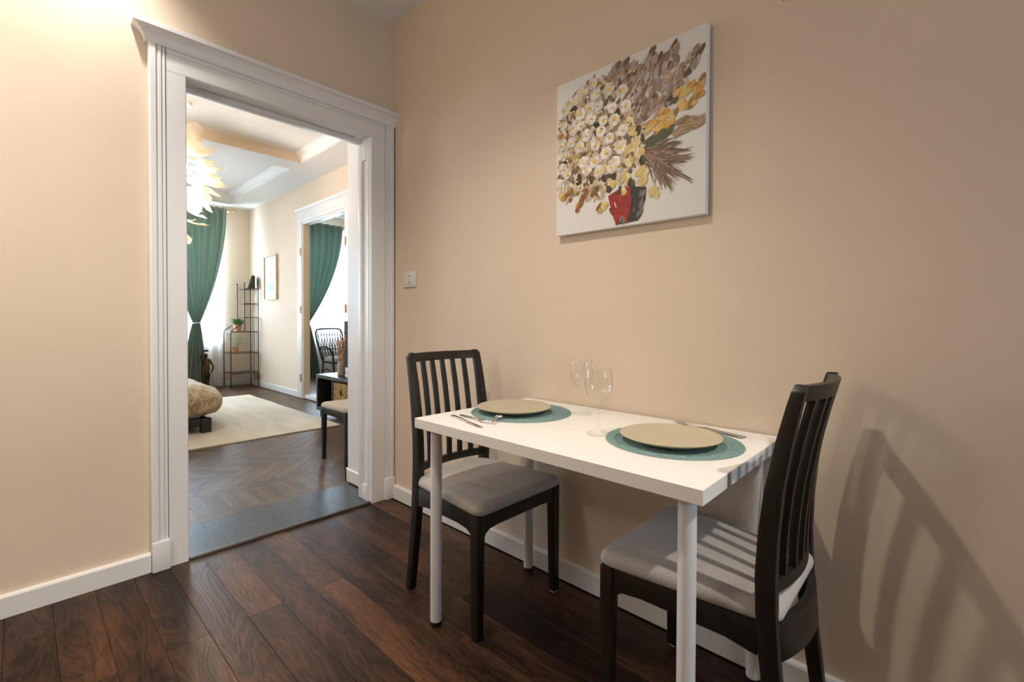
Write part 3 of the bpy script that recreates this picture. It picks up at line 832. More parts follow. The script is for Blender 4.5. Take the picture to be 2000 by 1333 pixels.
# ================================================================== WALL THINGS
pic = tag(empty('canvas_painting', (1.2843, 0, 1.433)), 'square unframed oil painting of white and brown flowers in a red vase', 'painting')
CW, CH, CDp = .6121, .618, .028
MB().box(0, CW, -.030, -.002, 0, CH).build('canvas', m_canvas, pic, bevel=.003)
PD = {'roses':[[0.319,0.438],[0.264,0.448],[0.272,0.403],[0.214,0.376],[0.253,0.339],[0.15,0.377],[0.191,0.325],[0.238,0.286],[0.299,0.294],[0.277,0.244],[0.187,0.265],[0.138,0.273],[0.151,0.239],[0.116,0.34],[0.208,0.223],[0.309,0.353],[0.205,0.476],[0.17,0.436],[0.12,0.469],[0.067,0.527],[0.046,0.502],[0.037,0.443],[0.086,0.415],[0.029,0.37],[0.034,0.271],[0.038,0.321],[0.025,0.194],[0.12,0.423],[0.161,0.477],[0.189,0.522],[0.132,0.555],[0.248,0.523],[0.304,0.497],[0.056,0.245],[0.077,0.368],[0.226,0.413],[0.177,0.567],[0.098,0.531],[0.266,0.227]],
'cream':[[0.349,0.336],[0.357,0.283],[0.378,0.252],[0.336,0.23],[0.385,0.188],[0.341,0.376],[0.322,0.176],[0.393,0.148],[0.262,0.168],[0.03,0.171],[0.227,0.229],[0.328,0.277],[0.367,0.306]],
'bpoly':[[0.325,0.599],[0.281,0.603],[0.251,0.581],[0.341,0.453],[0.37,0.368],[0.437,0.373],[0.501,0.408],[0.578,0.498],[0.592,0.533],[0.548,0.541],[0.537,0.496],[0.505,0.588],[0.468,0.552],[0.422,0.6],[0.382,0.553]],
'ochre':[[0.531,0.427],[0.561,0.429],[0.599,0.433],[0.585,0.404],[0.47,0.375],[0.502,0.348],[0.424,0.34],[0.464,0.341],[0.538,0.378],[0.568,0.375],[0.489,0.333],[0.513,0.422],[0.444,0.316],[0.477,0.325]],
'tail':[[0.539,0.319],[0.568,0.316],[0.592,0.304],[0.557,0.296],[0.527,0.293]],
'leaf':[[0.395,0.261],[0.405,0.296],[0.451,0.314],[0.508,0.322],[0.499,0.295],[0.464,0.274],[0.425,0.259]],
'grass':[[0.575,0.227],[0.582,0.202],[0.558,0.179],[0.579,0.113],[0.507,0.089],[0.479,0.107],[0.453,0.133],[0.57,0.194],[0.54,0.148],[0.529,0.121],[0.49,0.273],[0.539,0.26]],
'dark':[[0.381,0.308],[0.385,0.219],[0.247,0.151],[0.176,0.199],[0.117,0.211],[0.27,0.186],[0.293,0.129],[0.239,0.196],[0.198,0.377],[0.226,0.39],[0.283,0.429],[0.341,0.376],[0.37,0.343],[0.089,0.506],[0.047,0.283],[0.501,0.402],[0.344,0.158],[0.198,0.404]],
'bleft':[[0.151,0.149],[0.127,0.125],[0.066,0.143],[0.11,0.107],[0.18,0.157],[0.074,0.262],[0.096,0.258],[0.028,0.402],[0.064,0.393],[0.217,0.083],[0.048,0.161]],
'vred':[[0.248,0.121],[0.293,0.139],[0.344,0.138],[0.342,0.056],[0.33,0.019],[0.283,0.006],[0.263,0.062]],
'vdark':[[0.344,0.139],[0.403,0.127],[0.401,0.084],[0.373,0.012],[0.294,0.009],[0.323,0.02],[0.341,0.056]],
'hl':[[0.274,0.113],[0.271,0.094],[0.282,0.065],[0.292,0.056],[0.28,0.092]],
'grey':[[0.316,0.021],[0.386,0.074],[0.373,0.032],[0.393,0.104],[0.305,0.029]],
'petal':[[0.315,0.125],[0.228,0.087],[0.433,0.103],[0.392,0.173]]}
rp = random.Random(11)
class Paint:
    def __init__(s): s.v = []; s.f = []; s.c = []; s.h = 0.0304
    def poly(s, pts, c, lift=.0007, jit=.12):
        s.h += 0.0000012
        n_ = len(pts); b0 = len(s.v)
        cx = sum(p[0] for p in pts) / n_; cz = sum(p[1] for p in pts) / n_
        pts = [(min(max(p[0], .003), CW - .003), min(max(p[1], .004), CH - .004)) for p in pts]
        for p in pts:
            s.v.append((p[0], -s.h, p[1]))
        s.v.append((min(max(cx, .003), CW - .003), -s.h - lift, min(max(cz, .004), CH - .004)))
        for i in range(n_):
            s.f.append((b0 + i, b0 + (i + 1) % n_, b0 + n_))
            k_ = 1 + rp.uniform(-jit, jit)
            s.c.append([min(1, x_ * k_) for x_ in c])
    def dab(s, x, z, a, l, w_, c, n_=10, lift=.0009, jit=.12, rag=.15):
        pts = []
        for i in range(n_):
            t_ = 2 * pi * i / n_
            k_ = 1 + rp.uniform(-rag, rag)
            u, v = l * cos(t_) * k_, w_ * sin(t_) * k_
            pts.append((x + u * cos(a) - v * sin(a), z + u * sin(a) + v * cos(a)))
        s.poly(pts, c, lift, jit)
P = Paint()
def srgb(r_, g_, b_):
    f = lambda q_: ((q_ / 255 + .055) / 1.055) ** 2.4 if q_ > 10 else q_ / 255 / 12.92
    return (f(r_), f(g_), f(b_))
def inpoly(x, z, pl):
    c = False; j = len(pl) - 1
    for i in range(len(pl)):
        if (pl[i][1] > z) != (pl[j][1] > z) and x < (pl[j][0] - pl[i][0]) * (z - pl[i][1]) / (pl[j][1] - pl[i][1]) + pl[i][0]: c = not c
        j = i
    return c
CR = lambda: rp.choice([srgb(226, 208, 168), srgb(215, 190, 140), srgb(232, 222, 200), srgb(190, 160, 115), srgb(222, 200, 120)])
# underpainting: loose brown/ochre/lilac dabs behind the white blossoms
cx0, cz0 = .20, .36
for _ in range(1100):
    a = rp.uniform(0, 2 * pi); r_ = math_mod.sqrt(rp.random())
    x, z = .20 + .205 * r_ * cos(a), .355 + .235 * r_ * sin(a)
    if x < .005 or x > .42 or (z < .16 and x > .25) or (x < .08 and z > .53): continue
    c = rp.choice([srgb(120, 92, 58), srgb(150, 122, 84), srgb(196, 172, 138), srgb(196, 172, 138), srgb(210, 190, 165), srgb(176, 158, 148), srgb(100, 86, 52), srgb(186, 160, 96), srgb(222, 208, 186)])
    P.dab(x, z, rp.uniform(0, pi), rp.uniform(.009, .020), rp.uniform(.0045, .010), c)
# brown-mauve palette-knife strokes, upper right
for _ in range(640):
    x, z = rp.uniform(.25, .595), rp.uniform(.36, .605)
    if not inpoly(x, z, PD['bpoly']): continue
    c = rp.choice([srgb(150, 134, 124), srgb(168, 152, 144), srgb(122, 100, 80), srgb(96, 74, 54), srgb(182, 164, 152), srgb(152, 124, 94), srgb(140, 124, 116), srgb(186, 144, 100), srgb(196, 180, 168)])
    P.dab(x, z, radians(rp.uniform(35, 80)), rp.uniform(.011, .024), rp.uniform(.006, .012), c, n_=7, rag=.3, lift=.0013)
for x, z in ((.589, .53), (.57, .54), (.555, .52), (.50, .585), (.49, .57), (.42, .60), (.41, .585), (.32, .60), (.30, .59), (.285, .60), (.258, .585), (.475, .55), (.575, .505), (.45, .565)):
    P.dab(x, z, radians(rp.uniform(50, 70)), .026, .009, rp.choice([srgb(150, 134, 122), srgb(110, 84, 58), srgb(165, 146, 132)]), rag=.2)
for x, z in PD['tail']:
    for _ in range(6): P.dab(x + rp.uniform(-.02, .02), z + rp.uniform(-.012, .012), radians(rp.uniform(-10, 30)), .024, .006, rp.choice([srgb(150, 122, 86), srgb(168, 144, 110), srgb(126, 96, 62)]), rag=.25)
for x, z in PD['ochre']:
    for _ in range(5): P.dab(x + rp.uniform(-.014, .010), z + rp.uniform(-.012, .012), radians(rp.uniform(20, 70)), rp.uniform(.012, .022), rp.uniform(.006, .011), rp.choice([srgb(214, 158, 58), srgb(196, 138, 46), srgb(222, 184, 100), srgb(150, 108, 52), srgb(205, 176, 110)]))
# grass fan
def streak(x0, z0, x1, z1, w_, c):
    d = math_mod.hypot(x1 - x0, z1 - z0); nx, nz = -(z1 - z0) / d * w_, (x1 - x0) / d * w_
    xm, zm = x0 * .55 + x1 * .45, z0 * .55 + z1 * .45
    P.poly([(x0 + nx * .5, z0 + nz * .5), (x0 - nx * .5, z0 - nz * .5), (xm - nx, zm - nz), (x1, z1), (xm + nx, zm + nz)], c, .0006)
for _ in range(90):
    gx, gz = rp.choice(PD['grass'])
    streak(.41 + rp.uniform(-.02, .05), .235 + rp.uniform(-.03, .035), gx + rp.uniform(-.02, .004), gz + rp.uniform(-.016, .016), rp.uniform(.002, .0055), rp.choice([srgb(118, 86, 60), srgb(96, 66, 42), srgb(146, 116, 90), srgb(80, 54, 34), srgb(160, 134, 108)]))
for gx, gz in PD['grass']:
    streak(.43, .215, gx, gz, .004, srgb(92, 66, 44))
# leaf
P.poly(PD['leaf'], srgb(72, 76, 42), .0012, .15)
streak(.40, .268, .50, .318, .0012, srgb(150, 150, 110)); streak(.42, .262, .49, .30, .001, srgb(110, 112, 70))
for x, z in PD['dark']:
    for _ in range(3): P.dab(x + rp.uniform(-.01, .01), z + rp.uniform(-.01, .01), rp.uniform(0, pi), .015, .009, rp.choice([srgb(48, 36, 22), srgb(70, 66, 34), srgb(84, 76, 40), srgb(60, 44, 26)]))
for x, z in PD['bleft']:
    for _ in range(4): P.dab(x + rp.uniform(-.012, .012), z + rp.uniform(-.012, .012), radians(rp.uniform(30, 80)), .018, .008, rp.choice([srgb(190, 150, 70), srgb(150, 100, 60), srgb(120, 92, 60), srgb(205, 176, 128), srgb(138, 74, 44)]))
# vase
P.poly(PD['vdark'], srgb(46, 38, 34), .0006, .25); P.poly(PD['vred'], srgb(150, 26, 14), .0008, .22)
for _ in range(26):
    x, z = rp.uniform(.26, .34), rp.uniform(.01, .13)
    if inpoly(x, z, PD['vred']): P.dab(x, z, radians(rp.uniform(95, 120)), .020, .007, rp.choice([srgb(158, 30, 16), srgb(132, 20, 12), srgb(176, 40, 22)]))
for _ in range(16):
    x, z = rp.uniform(.34, .40), rp.uniform(.01, .13)
    if inpoly(x, z, PD['vdark']): P.dab(x, z, radians(rp.uniform(50, 80)), .017, .006, rp.choice([srgb(62, 54, 50), srgb(40, 32, 28), srgb(104, 100, 98)]))
P.poly(PD['hl'], srgb(235, 210, 200), .0008)
for x, z in PD['grey']: P.dab(x, z, radians(rp.uniform(50, 80)), .016, .006, srgb(120, 116, 116))
# cream broad petals
for x, z in PD['cream'] + PD['petal']:
    for _ in range(4): P.dab(x + rp.uniform(-.008, .008), z + rp.uniform(-.008, .008), rp.uniform(0, pi), rp.uniform(.014, .021), rp.uniform(.009, .014), rp.choice([srgb(222, 204, 146), srgb(206, 182, 120), srgb(230, 214, 168), srgb(214, 186, 110)]))
# white blossoms: ring of petal strokes round a yellow heart
for x, z in PD['roses']:
    R_ = rp.uniform(.0205, .027)
    c0 = .78 if (x < .10 or z > .47) else 1.0
    for kq in range(8):
        a = 2 * pi * kq / 8 + rp.uniform(-.2, .2)
        base_c = rp.choice([srgb(236, 230, 222), srgb(226, 214, 202), srgb(240, 236, 230), srgb(214, 196, 186)])
        P.dab(x + cos(a) * R_ * .62, z + sin(a) * R_ * .62, a + pi / 2, R_ * .52, R_ * .34, [q_ * (c0 * .9 + .1) for q_ in base_c], 8, .0014)
    P.dab(x + rp.uniform(-.003, .003), z + rp.uniform(-.003, .003), rp.uniform(0, pi), R_ * .45, R_ * .33, rp.choice([srgb(232, 196, 70), srgb(240, 214, 110), srgb(236, 224, 170)]), 8, .0016)
    P.dab(x + rp.uniform(-.005, .005), z - .002, rp.uniform(0, pi), R_ * .22, R_ * .14, srgb(214, 160, 40), 6, .0022)
for _ in range(70):
    x, z = rp.uniform(.02, .36), rp.uniform(.18, .57)
    if (x - .2) ** 2 / .18 ** 2 + (z - .36) ** 2 / .2 ** 2 > 1: continue
    P.dab(x, z, rp.uniform(0, pi), .008, .004, CR(), 7)
me = bpy.data.meshes.new('paint_relief'); me.from_pydata(P.v, [], P.f); me.materials.append(m_paint)
ca = me.color_attributes.new('Col', 'FLOAT_COLOR', 'CORNER')
for pi_, pol in enumerate(me.polygons):
    for li in pol.loop_indices: ca.data[li].color = (*P.c[pi_], 1)
    pol.use_smooth = False
link_mesh('paint_relief', me, pic)

# light switch / socket plate by the corner
sw = tag(empty('light_switch', (.192, 0, 1.319)), 'small white double light switch plate on the wall by the corner', 'light switch')
MB().box(-.060, .060, -.010, -.0005, -.045, .045).build('plate', m_switch, sw, bevel=.003)
MB().box(.000, .052, -.0135, -.0101, -.030, .030).build('rocker', m_switch, sw, bevel=.002)
MB().box(-.052, -.003, -.0125, -.0101, -.030, .030).build('blank_cover', m_switch, sw, bevel=.002)
MB().box(.002, .022, -.0145, -.0136, .016, .019).build('slot', m_slot, sw)
MB().box(.002, .014, -.0145, -.0136, -.019, -.016).build('slot', m_slot, sw)
# small old nail at the top of the wall
nl = MB().tube([(2.107, -.0005, 2.037), (2.107, -.012, 2.041)], [.0022, .0022], 8)
nl.tube([(2.107, -.012, 2.041), (2.107, -.0135, 2.0415)], [.0045, .0040], 10)
tag(nl.build('wall_nail', m_brass), 'tiny brown nail high on the wall right of the painting', 'nail')

# ================================================================== LIVING ROOM
def curtain(name, x, ytop, ztop, ytie, ztie, ybot, zbot, m, label, pleats=9, amp=.034, group=None, tie_half=.045):
    ns, nz_ = 110, 64
    rows = []
    for i in range(nz_ + 1):
        t_ = i / nz_
        z = ztop + (zbot - ztop) * t_
        if z >= ztie:
            u = (ztop - z) / (ztop - ztie); k_ = u ** 1.9
            lo = ytop[0] + (ytie - tie_half - ytop[0]) * k_; hi = ytop[1] + (ytie + tie_half - ytop[1]) * k_
            am = amp * (1 - .45 * k_)
        else:
            u = (ztie - z) / (ztie - zbot); k_ = min(1, u * 1.15) ** .75
            lo = ytie - tie_half + (ybot[0] - ytie + tie_half) * k_; hi = ytie + tie_half + (ybot[1] - ytie - tie_half) * k_
            am = amp * (.55 + .5 * k_)
        row_ = []
        for j in range(ns + 1):
            s_ = j / ns
            ph = 2 * pi * pleats * (s_ + .018 * sin(5 * s_ + t_ * 2))
            xx = x + am * sin(ph) + .3 * am * sin(ph * .5 + 1.3 + 2 * t_)
            row_.append((xx, lo + (hi - lo) * s_ + .25 * am * cos(ph) * (1 if t_ < .9 else .7), z))
        rows.append(row_)
    q_ = MB(); q_.loops(rows, closed=False, cap0=False, cap1=False)
    root = tag(empty(name, (x, ytie, zbot)), label, 'curtain', group)
    o = q_.build('cloth', m, None, smooth=True, auto=180)
    o.parent = root; o.location = (-x, -ytie, -zbot)
    sol = o.modifiers.new('thickness', 'SOLIDIFY'); sol.thickness = .003
    tb = [(x + (.07 * cos(a)), ytie + (tie_half + .018) * sin(a), ztie + .008 * sin(a)) for a in [2 * pi * k_ / 24 for k_ in range(25)]]
    b_ = MB().tube(tb, .008, 8).build('tieback', m_silver, root, smooth=True); b_.location = (-x, -ytie, -zbot)
    return root
def sheer(name, x, y0, y1, z0, z1, label, pleats=11, group='white sheer curtains'):
    rows = []
    for i in range(25):
        z = z1 + (z0 - z1) * i / 24
        am = .018 + .012 * i / 24
        rows.append([(x + am * sin(2 * pi * pleats * j / 120 + .6 * sin(i * .12)), y0 + (y1 - y0) * j / 120 + (.02 * (i / 24) ** 3 * (2 * j / 120 - 1)), z) for j in range(121)])
    o = MB().loops(rows, closed=False, cap0=False, cap1=False).build(name, m_sheer, smooth=True, auto=180)
    return tag(o, label, 'curtain', group)
sheer('sheer_curtain', -6.065, -.62, .712, .025, 2.80, 'white sheer curtain beside the plant rack in the living room')
sheer('sheer_curtain', -6.065, -3.15, -1.75, .025, 2.80, 'white sheer curtain on the hidden second living room window')
sheer('sheer_curtain', -6.065, 1.55, 3.1, .025, 2.80, 'white sheer curtain behind the rattan armchair')
def rod(y0, y1, z, x, label):
    r_ = tag(empty('curtain_rod', (x, (y0 + y1) / 2, z)), label, 'curtain rod', 'curtain rods')
    h = (y1 - y0) / 2
    MB().tube([(0, -h, 0), (0, h, 0)], .011, 12).build('pole', m_oak, r_, smooth=True)
    for s in (-1, 1):
        MB().lathe([(.004, -.02), (.018, -.014), (.02, 0), (.018, .014), (.004, .02)], 14).build('finial', m_oak, r_, smooth=True).location = (0, s * (h + .008), 0)
        MB().box(XF - x + .0005, .012, s * (h - .06) - .012, s * (h - .06) + .012, -.03, -.011).build('bracket', m_oak, r_)
rod(-.70, .83, 2.845, -5.985, 'wooden curtain rod above the living room curtain')
rod(1.40, 2.76, 2.845, -5.985, 'wooden curtain rod in the third room')
curtain('curtain', -5.965, (-.14, .722), 2.865, .302, 1.03, (.10, .43), .03, m_green, 'green velvet curtain tied back beside the bed in the living room', pleats=10, group='green tied curtains')
curtain('curtain', -5.965, (1.38, 2.69), 2.865, 1.985, 1.03, (1.80, 2.21), .03, m_green, 'green velvet curtain tied back in the third room doorway view', pleats=11, group='green tied curtains', tie_half=.05)

# pendant lamp of translucent petals
LX, LY, LZ = -2.55, -.525, 2.42
lamp = tag(empty('pendant_lamp', (LX, LY, LZ)), 'glowing pendant lamp of white curled petals at the doorway edge', 'lamp')
MB().tube([(0, 0, .13), (0, 0, ZC3 - LZ - .03)], .004, 8).build('cord', m_white, lamp, smooth=True)
MB().lathe([(.012, 0), (.045, .004), (.05, .02), (.048, .0295)], 20, (0, 0, ZC3 - LZ - .03)).build('ceiling_rose', m_white, lamp, smooth=True)
MB().lathe([(.018, .05), (.020, .06), (.020, .13), (.006, .14)], 16).build('socket', m_white, lamp, smooth=True)
MB().lathe([(.004, -.062), (.028, -.052), (.045, -.02), (.046, .0), (.034, .03), (.018, .05)], 20).build('bulb', m_bulb, lamp, smooth=True)
def petal_mesh(L, W, curl):
    rg = []
    N = 12
    for i in range(N + 1):
        t_ = i / N
        wd = W * (sin(pi * min(1, t_ * .96 + .04)) ** .75) * (1 - .25 * t_)
        x_ = L * (t_ - .10 * curl * t_ ** 3); z_ = -.25 * L * t_ + curl * L * t_ ** 2.4 * .55
        rg.append([(x_, wd * s, z_ + .25 * wd * (s * s) + .006 * sin(9 * t_ + 4 * s)) for s in (-1, -.6, -.2, .2, .6, 1)])
    b_ = MB().loops(rg, closed=False, cap0=False, cap1=False)
    me_ = bpy.data.meshes.new('petal'); me_.from_pydata(b_.v, [], b_.f); me_.materials.append(m_petal)
    for p_ in me_.polygons: p_.use_smooth = True
    return me_
pm = [petal_mesh(.21, .115, .9), petal_mesh(.23, .10, .5), petal_mesh(.19, .045, .35), petal_mesh(.09, .03, .2)]
rl = random.Random(5)
for (zz, rr, npet, tilt, mi, off) in ((.24, .05, 6, -.9, 0, .3), (.15, .07, 7, -.35, 0, .1), (.06, .09, 8, .0, 1, .4), (-.04, .10, 8, .22, 1, 0.0), (-.13, .08, 7, .45, 1, .25), (-.20, .05, 5, .75, 1, .15), (-.36, .02, 4, .02, 2, .45), (-.46, .015, 4, .02, 2, .2), (-.58, .0, 3, .75, 3, .35)):
    for i in range(npet):
        a = 2 * pi * i / npet + off + rl.uniform(-.15, .15)
        link_mesh('petal', pm[mi], lamp, (rr * cos(a), rr * sin(a), zz + rl.uniform(-.02, .02)), (rl.uniform(-.25, .25), tilt + rl.uniform(-.12, .12), a))
MB().tube([(0, 0, -.59), (0, 0, -.062)], .003, 6).build('stem', m_white, lamp)
MB().tube([(.0, 0, .13), (.0, 0, .28)], .006, 6).build('petal_holder', m_white, lamp)
light('pendant_bulb_light', 'POINT', (LX, LY, LZ - .09), 44, (1.0, .74, .48), shadow_soft_size=.05)

# rug
rg_ = MB()
N = 40
xs_, ys_ = (-4.80, -2.05), (-1.75, .68)
poly = []
for i in range(N): poly.append((xs_[0] + (xs_[1] - xs_[0]) * i / N, ys_[0] + .004 * sin(i * .7)))
for i in range(N): poly.append((xs_[1] + .006 * sin(i * .35), ys_[0] + (ys_[1] - ys_[0]) * i / N))
for i in range(N): poly.append((xs_[1] + (xs_[0] - xs_[1]) * i / N, ys_[1] + .004 * sin(i * .5)))
for i in range(N): poly.append((xs_[0] + .006 * sin(i * .4), ys_[1] + (ys_[0] - ys_[1]) * i / N))
tag(MB().prism(poly, .0005, .010, 'z').build('rug', m_rug), 'large cream woven rug on the living room floor', 'rug')

# bed and blanket
bed = tag(empty('bed', (-3.35, -1.2, .010)), 'low black bed frame under the gold blanket at the left', 'bed')
MB().box(-.72, .72, -1.0, .86, .06, .135).build('frame_rail', m_console, bed, bevel=.006)
for sx_ in (-1, 1):
    for ly in (.835, -.95):
        MB().box(*sorted((sx_ * .665, sx_ * .735)), ly - .04, ly + .045, 0, .135 if True else 0).build('leg', m_console, bed, bevel=.004)
MB().box(-.69, .69, -.98, .82, .1355, .26).build('mattress', m_cush, bed, bevel=.05, seg=4)
# blanket: lumpy draped volume over the mattress
from mathutils import noise as mnoise
q_ = MB(); NU, NV = 80, 40; rows = []
def se(v_, e_): return math_mod.copysign(abs(v_) ** e_, v_)
for i in range(NV + 1):
    ph = -pi / 2 + pi * i / NV
    rw = []
    for j in range(NU):
        th = 2 * pi * j / NU
        cx_, cy_, cz_ = se(cos(ph), .62) * se(cos(th), .40), se(cos(ph), .62) * se(sin(th), .40), se(sin(ph), .72)
        pt_ = Vector((cx_ * .80, cy_ * 1.03, cz_ * .195))
        nn = mnoise.noise(pt_ * 4.2) * .050 + mnoise.noise(pt_ * 9.5 + Vector((3, 1, 2))) * .030 + abs(mnoise.noise(pt_ * 6.0 + Vector((9, 4, 2)))) * .03
        k_ = 1 + nn * (.8 if abs(ph) < 1.45 else 0)
        rw.append((pt_.x * k_, pt_.y * k_ - .0, max(.138 - .12 * max(0, (abs(cy_) - .93)) * 6, .265 + pt_.z * (1 + 2.6 * nn))))
    rows.append(rw)
q_.loops(rows, closed=True, cap0=True, cap1=True)
bl = q_.build('blanket', m_blanket, smooth=True, auto=180)
bl.location = (-3.38, -1.18, .012)
tag(bl, 'gold patterned blanket bulging over the low bed', 'blanket')

# framed print
fp = tag(empty('framed_print', (-5.18, YR, 1.733)), 'narrow oak framed abstract print on the living room wall', 'picture')
for (a, c_, z0, z1) in ((-.262, -.242, -.343, .343), (.242, .262, -.343, .343), (-.242, .242, .323, .343), (-.242, .242, -.343, -.323)):
    MB().box(a, c_, -.030, -.001, z0, z1).build('frame', m_oak, fp, bevel=.002)
MB().box(-.242, .242, -.014, -.004, -.323, .323).build('print', m_print, fp)

# corner plant rack
et = tag(empty('plant_rack', (-5.845, .885, 0)), 'narrow black iron plant rack in the living room corner', 'rack')
ex0, ex1 = -.18, .175
yb_, yl, yu = .20, -.195, 0.0
SH = ((1.575, yu), (1.335, yu), (1.115, yu), (.885, yl), (.55, yl), (.225, yl))
for xx in (ex0, ex1):
    MB().tube([(xx, yb_, 0), (xx, yb_, 1.60)], .0075, 8).build('post', m_blackmetal, et, smooth=True)
    pth = [(xx, yl, 0), (xx, yl, .86)] + [(xx, yl + .05 * (1 - cos(a)), .86 + .07 * sin(a)) for a in (pi / 8, pi / 4, 3 * pi / 8)] + [(xx, yl + .09, .965), (xx, yu - .012, 1.035)]
    MB().tube(pth, .0075, 8).build('post', m_blackmetal, et, smooth=True)
    MB().tube([(xx, yu, .885), (xx, yu, 1.64)], .0075, 8).build('post', m_blackmetal, et, smooth=True)
    MB().lathe([(.002, 0), (.011, .008), (.013, .018), (.008, .030), (.002, .034)], 10, (xx, yu, 1.64)).build('finial', m_blackmetal, et, smooth=True)
for k_ in range(3):
    xx = ex0 + (ex1 - ex0) * (k_ + 1) / 4
    MB().tube([(xx, yb_, .225), (xx, yb_, 1.575)], .0035, 6).build('back_bar', m_blackmetal, et, smooth=True)
m_shelfglass = thin_glass('smoky_shelf_glass', (.80, .79, .77))
for z, yf in SH:
    sh = MB().tube([(ex0, yb_, z), (ex1, yb_, z), (ex1, yf, z), (ex0, yf, z), (ex0, yb_, z)], .006, 6).build('shelf', m_blackmetal, et, smooth=True)
    MB().box(ex0 + .004, ex1 - .004, yf + .004, yb_ - .004, z + .0065, z + .0105).build('shelf_pane', m_console if z < .3 else m_shelfglass, sh)
MB().tube([(ex0, yu, 1.615), (ex0 + .09, yu, 1.60), (ex0 + .17, yu, 1.625), (ex0 + .26, yu, 1.60), (ex1, yu, 1.615)], .0035, 6).build('scroll', m_blackmetal, et, smooth=True)

def pot(name, loc, R, H, label, mfol, cat, fol):
    root = tag(empty(name, loc), label, cat, 'plants on the rack')
    MB().lathe([(R * .72, 0), (R * .95, H * .9), (R * 1.04, H * .9), (R * 1.04, H), (R * .92, H), (R * .88, H * .85), (R * .05, H * .85)], 24).build('pot', m_terracotta, root, smooth=True)
    q_ = MB(); rr_ = random.Random(hash(label) % 1000 if False else len(label))
    fol(q_, rr_, R, H)
    f_ = q_.build('foliage', mfol, root, smooth=True); f_['kind'] = 'stuff'
    return root
def tuft(q_, r_, R, H):
    for _ in range(260):
        a = r_.uniform(0, 2 * pi); rr = R * math_mod.sqrt(r_.random()) * .8; h = r_.uniform(.06, .12); o_ = r_.uniform(.02, .10)
        bx, by = rr * cos(a), rr * sin(a)
        tx, ty = bx + o_ * cos(a), by + o_ * sin(a)
        wx, wy = -sin(a) * .005, cos(a) * .005
        q_.add([(bx - wx, by - wy, H * .85), (bx + wx, by + wy, H * .85), ((bx + tx) / 2 + wx, (by + ty) / 2 + wy, H * .85 + h * .8), (tx, ty, H * .85 + h), ((bx + tx) / 2 - wx, (by + ty) / 2 - wy, H * .85 + h * .8)], [(0, 1, 2, 3, 4)])
def trailing(q_, r_, R, H):
    for _ in range(34):
        a = r_.uniform(-1.0, 2.4); L = r_.uniform(.08, .22)
        for k_ in range(9):
            t_ = (k_ + 1) / 9
            x_, y_, z_ = cos(a) * (R * .5 + L * t_), sin(a) * (R * .5 + L * t_), H * .9 + .09 * sin(pi * t_ * .8) * (1 if _ % 3 else 1.6) - .04 * t_ * t_
            s_ = .012
            b_ = r_.uniform(0, 2 * pi)
            q_.add([(x_ - s_ * cos(b_), y_ - s_ * sin(b_), max(z_, .006)), (x_ - s_ * sin(b_) * .6, y_ + s_ * cos(b_) * .6, max(z_, .006) + .005), (x_ + s_ * cos(b_), y_ + s_ * sin(b_), max(z_, .006) + .010), (x_ + s_ * sin(b_) * .6, y_ - s_ * cos(b_) * .6, max(z_, .006) + .004)], [(0, 1, 2, 3)])
pot('potted_grass', (-5.80, .825, .8960), .062, .105, 'terracotta pot with a bright green tuft on the rack', m_leafg, 'potted plant', tuft)
pot('potted_creeper', (-5.86, .80, .5610), .060, .085, 'terracotta pot with pale trailing leaves on the lower rack shelf', m_leafp, 'potted plant', trailing)
# dark framed photo / clock block leaning on top of the rack
fr_ = tag(empty('tilted_frame', (-5.80, 1.035, 1.5865), radians(-18)), 'dark thick tilted picture block standing on top of the plant rack', 'picture')
MB().prism([(-.055, 0.0), (.045, 0.0), (.045, .205), (.0, .215)], -.075, .075, 'x').build('body', m_console, fr_, bevel=.004)
o_ = MB().box(-.060, .060, -.004, 0, .0, .165).build('picture', m_leafp, fr_); o_.location = (0, -.052, .022); o_.rotation_euler = (radians(-14.5), 0, 0)
o_.data.materials[0] = mat('grey_photo_print', (.30, .28, .27), .3, var=.6, vscale=16)

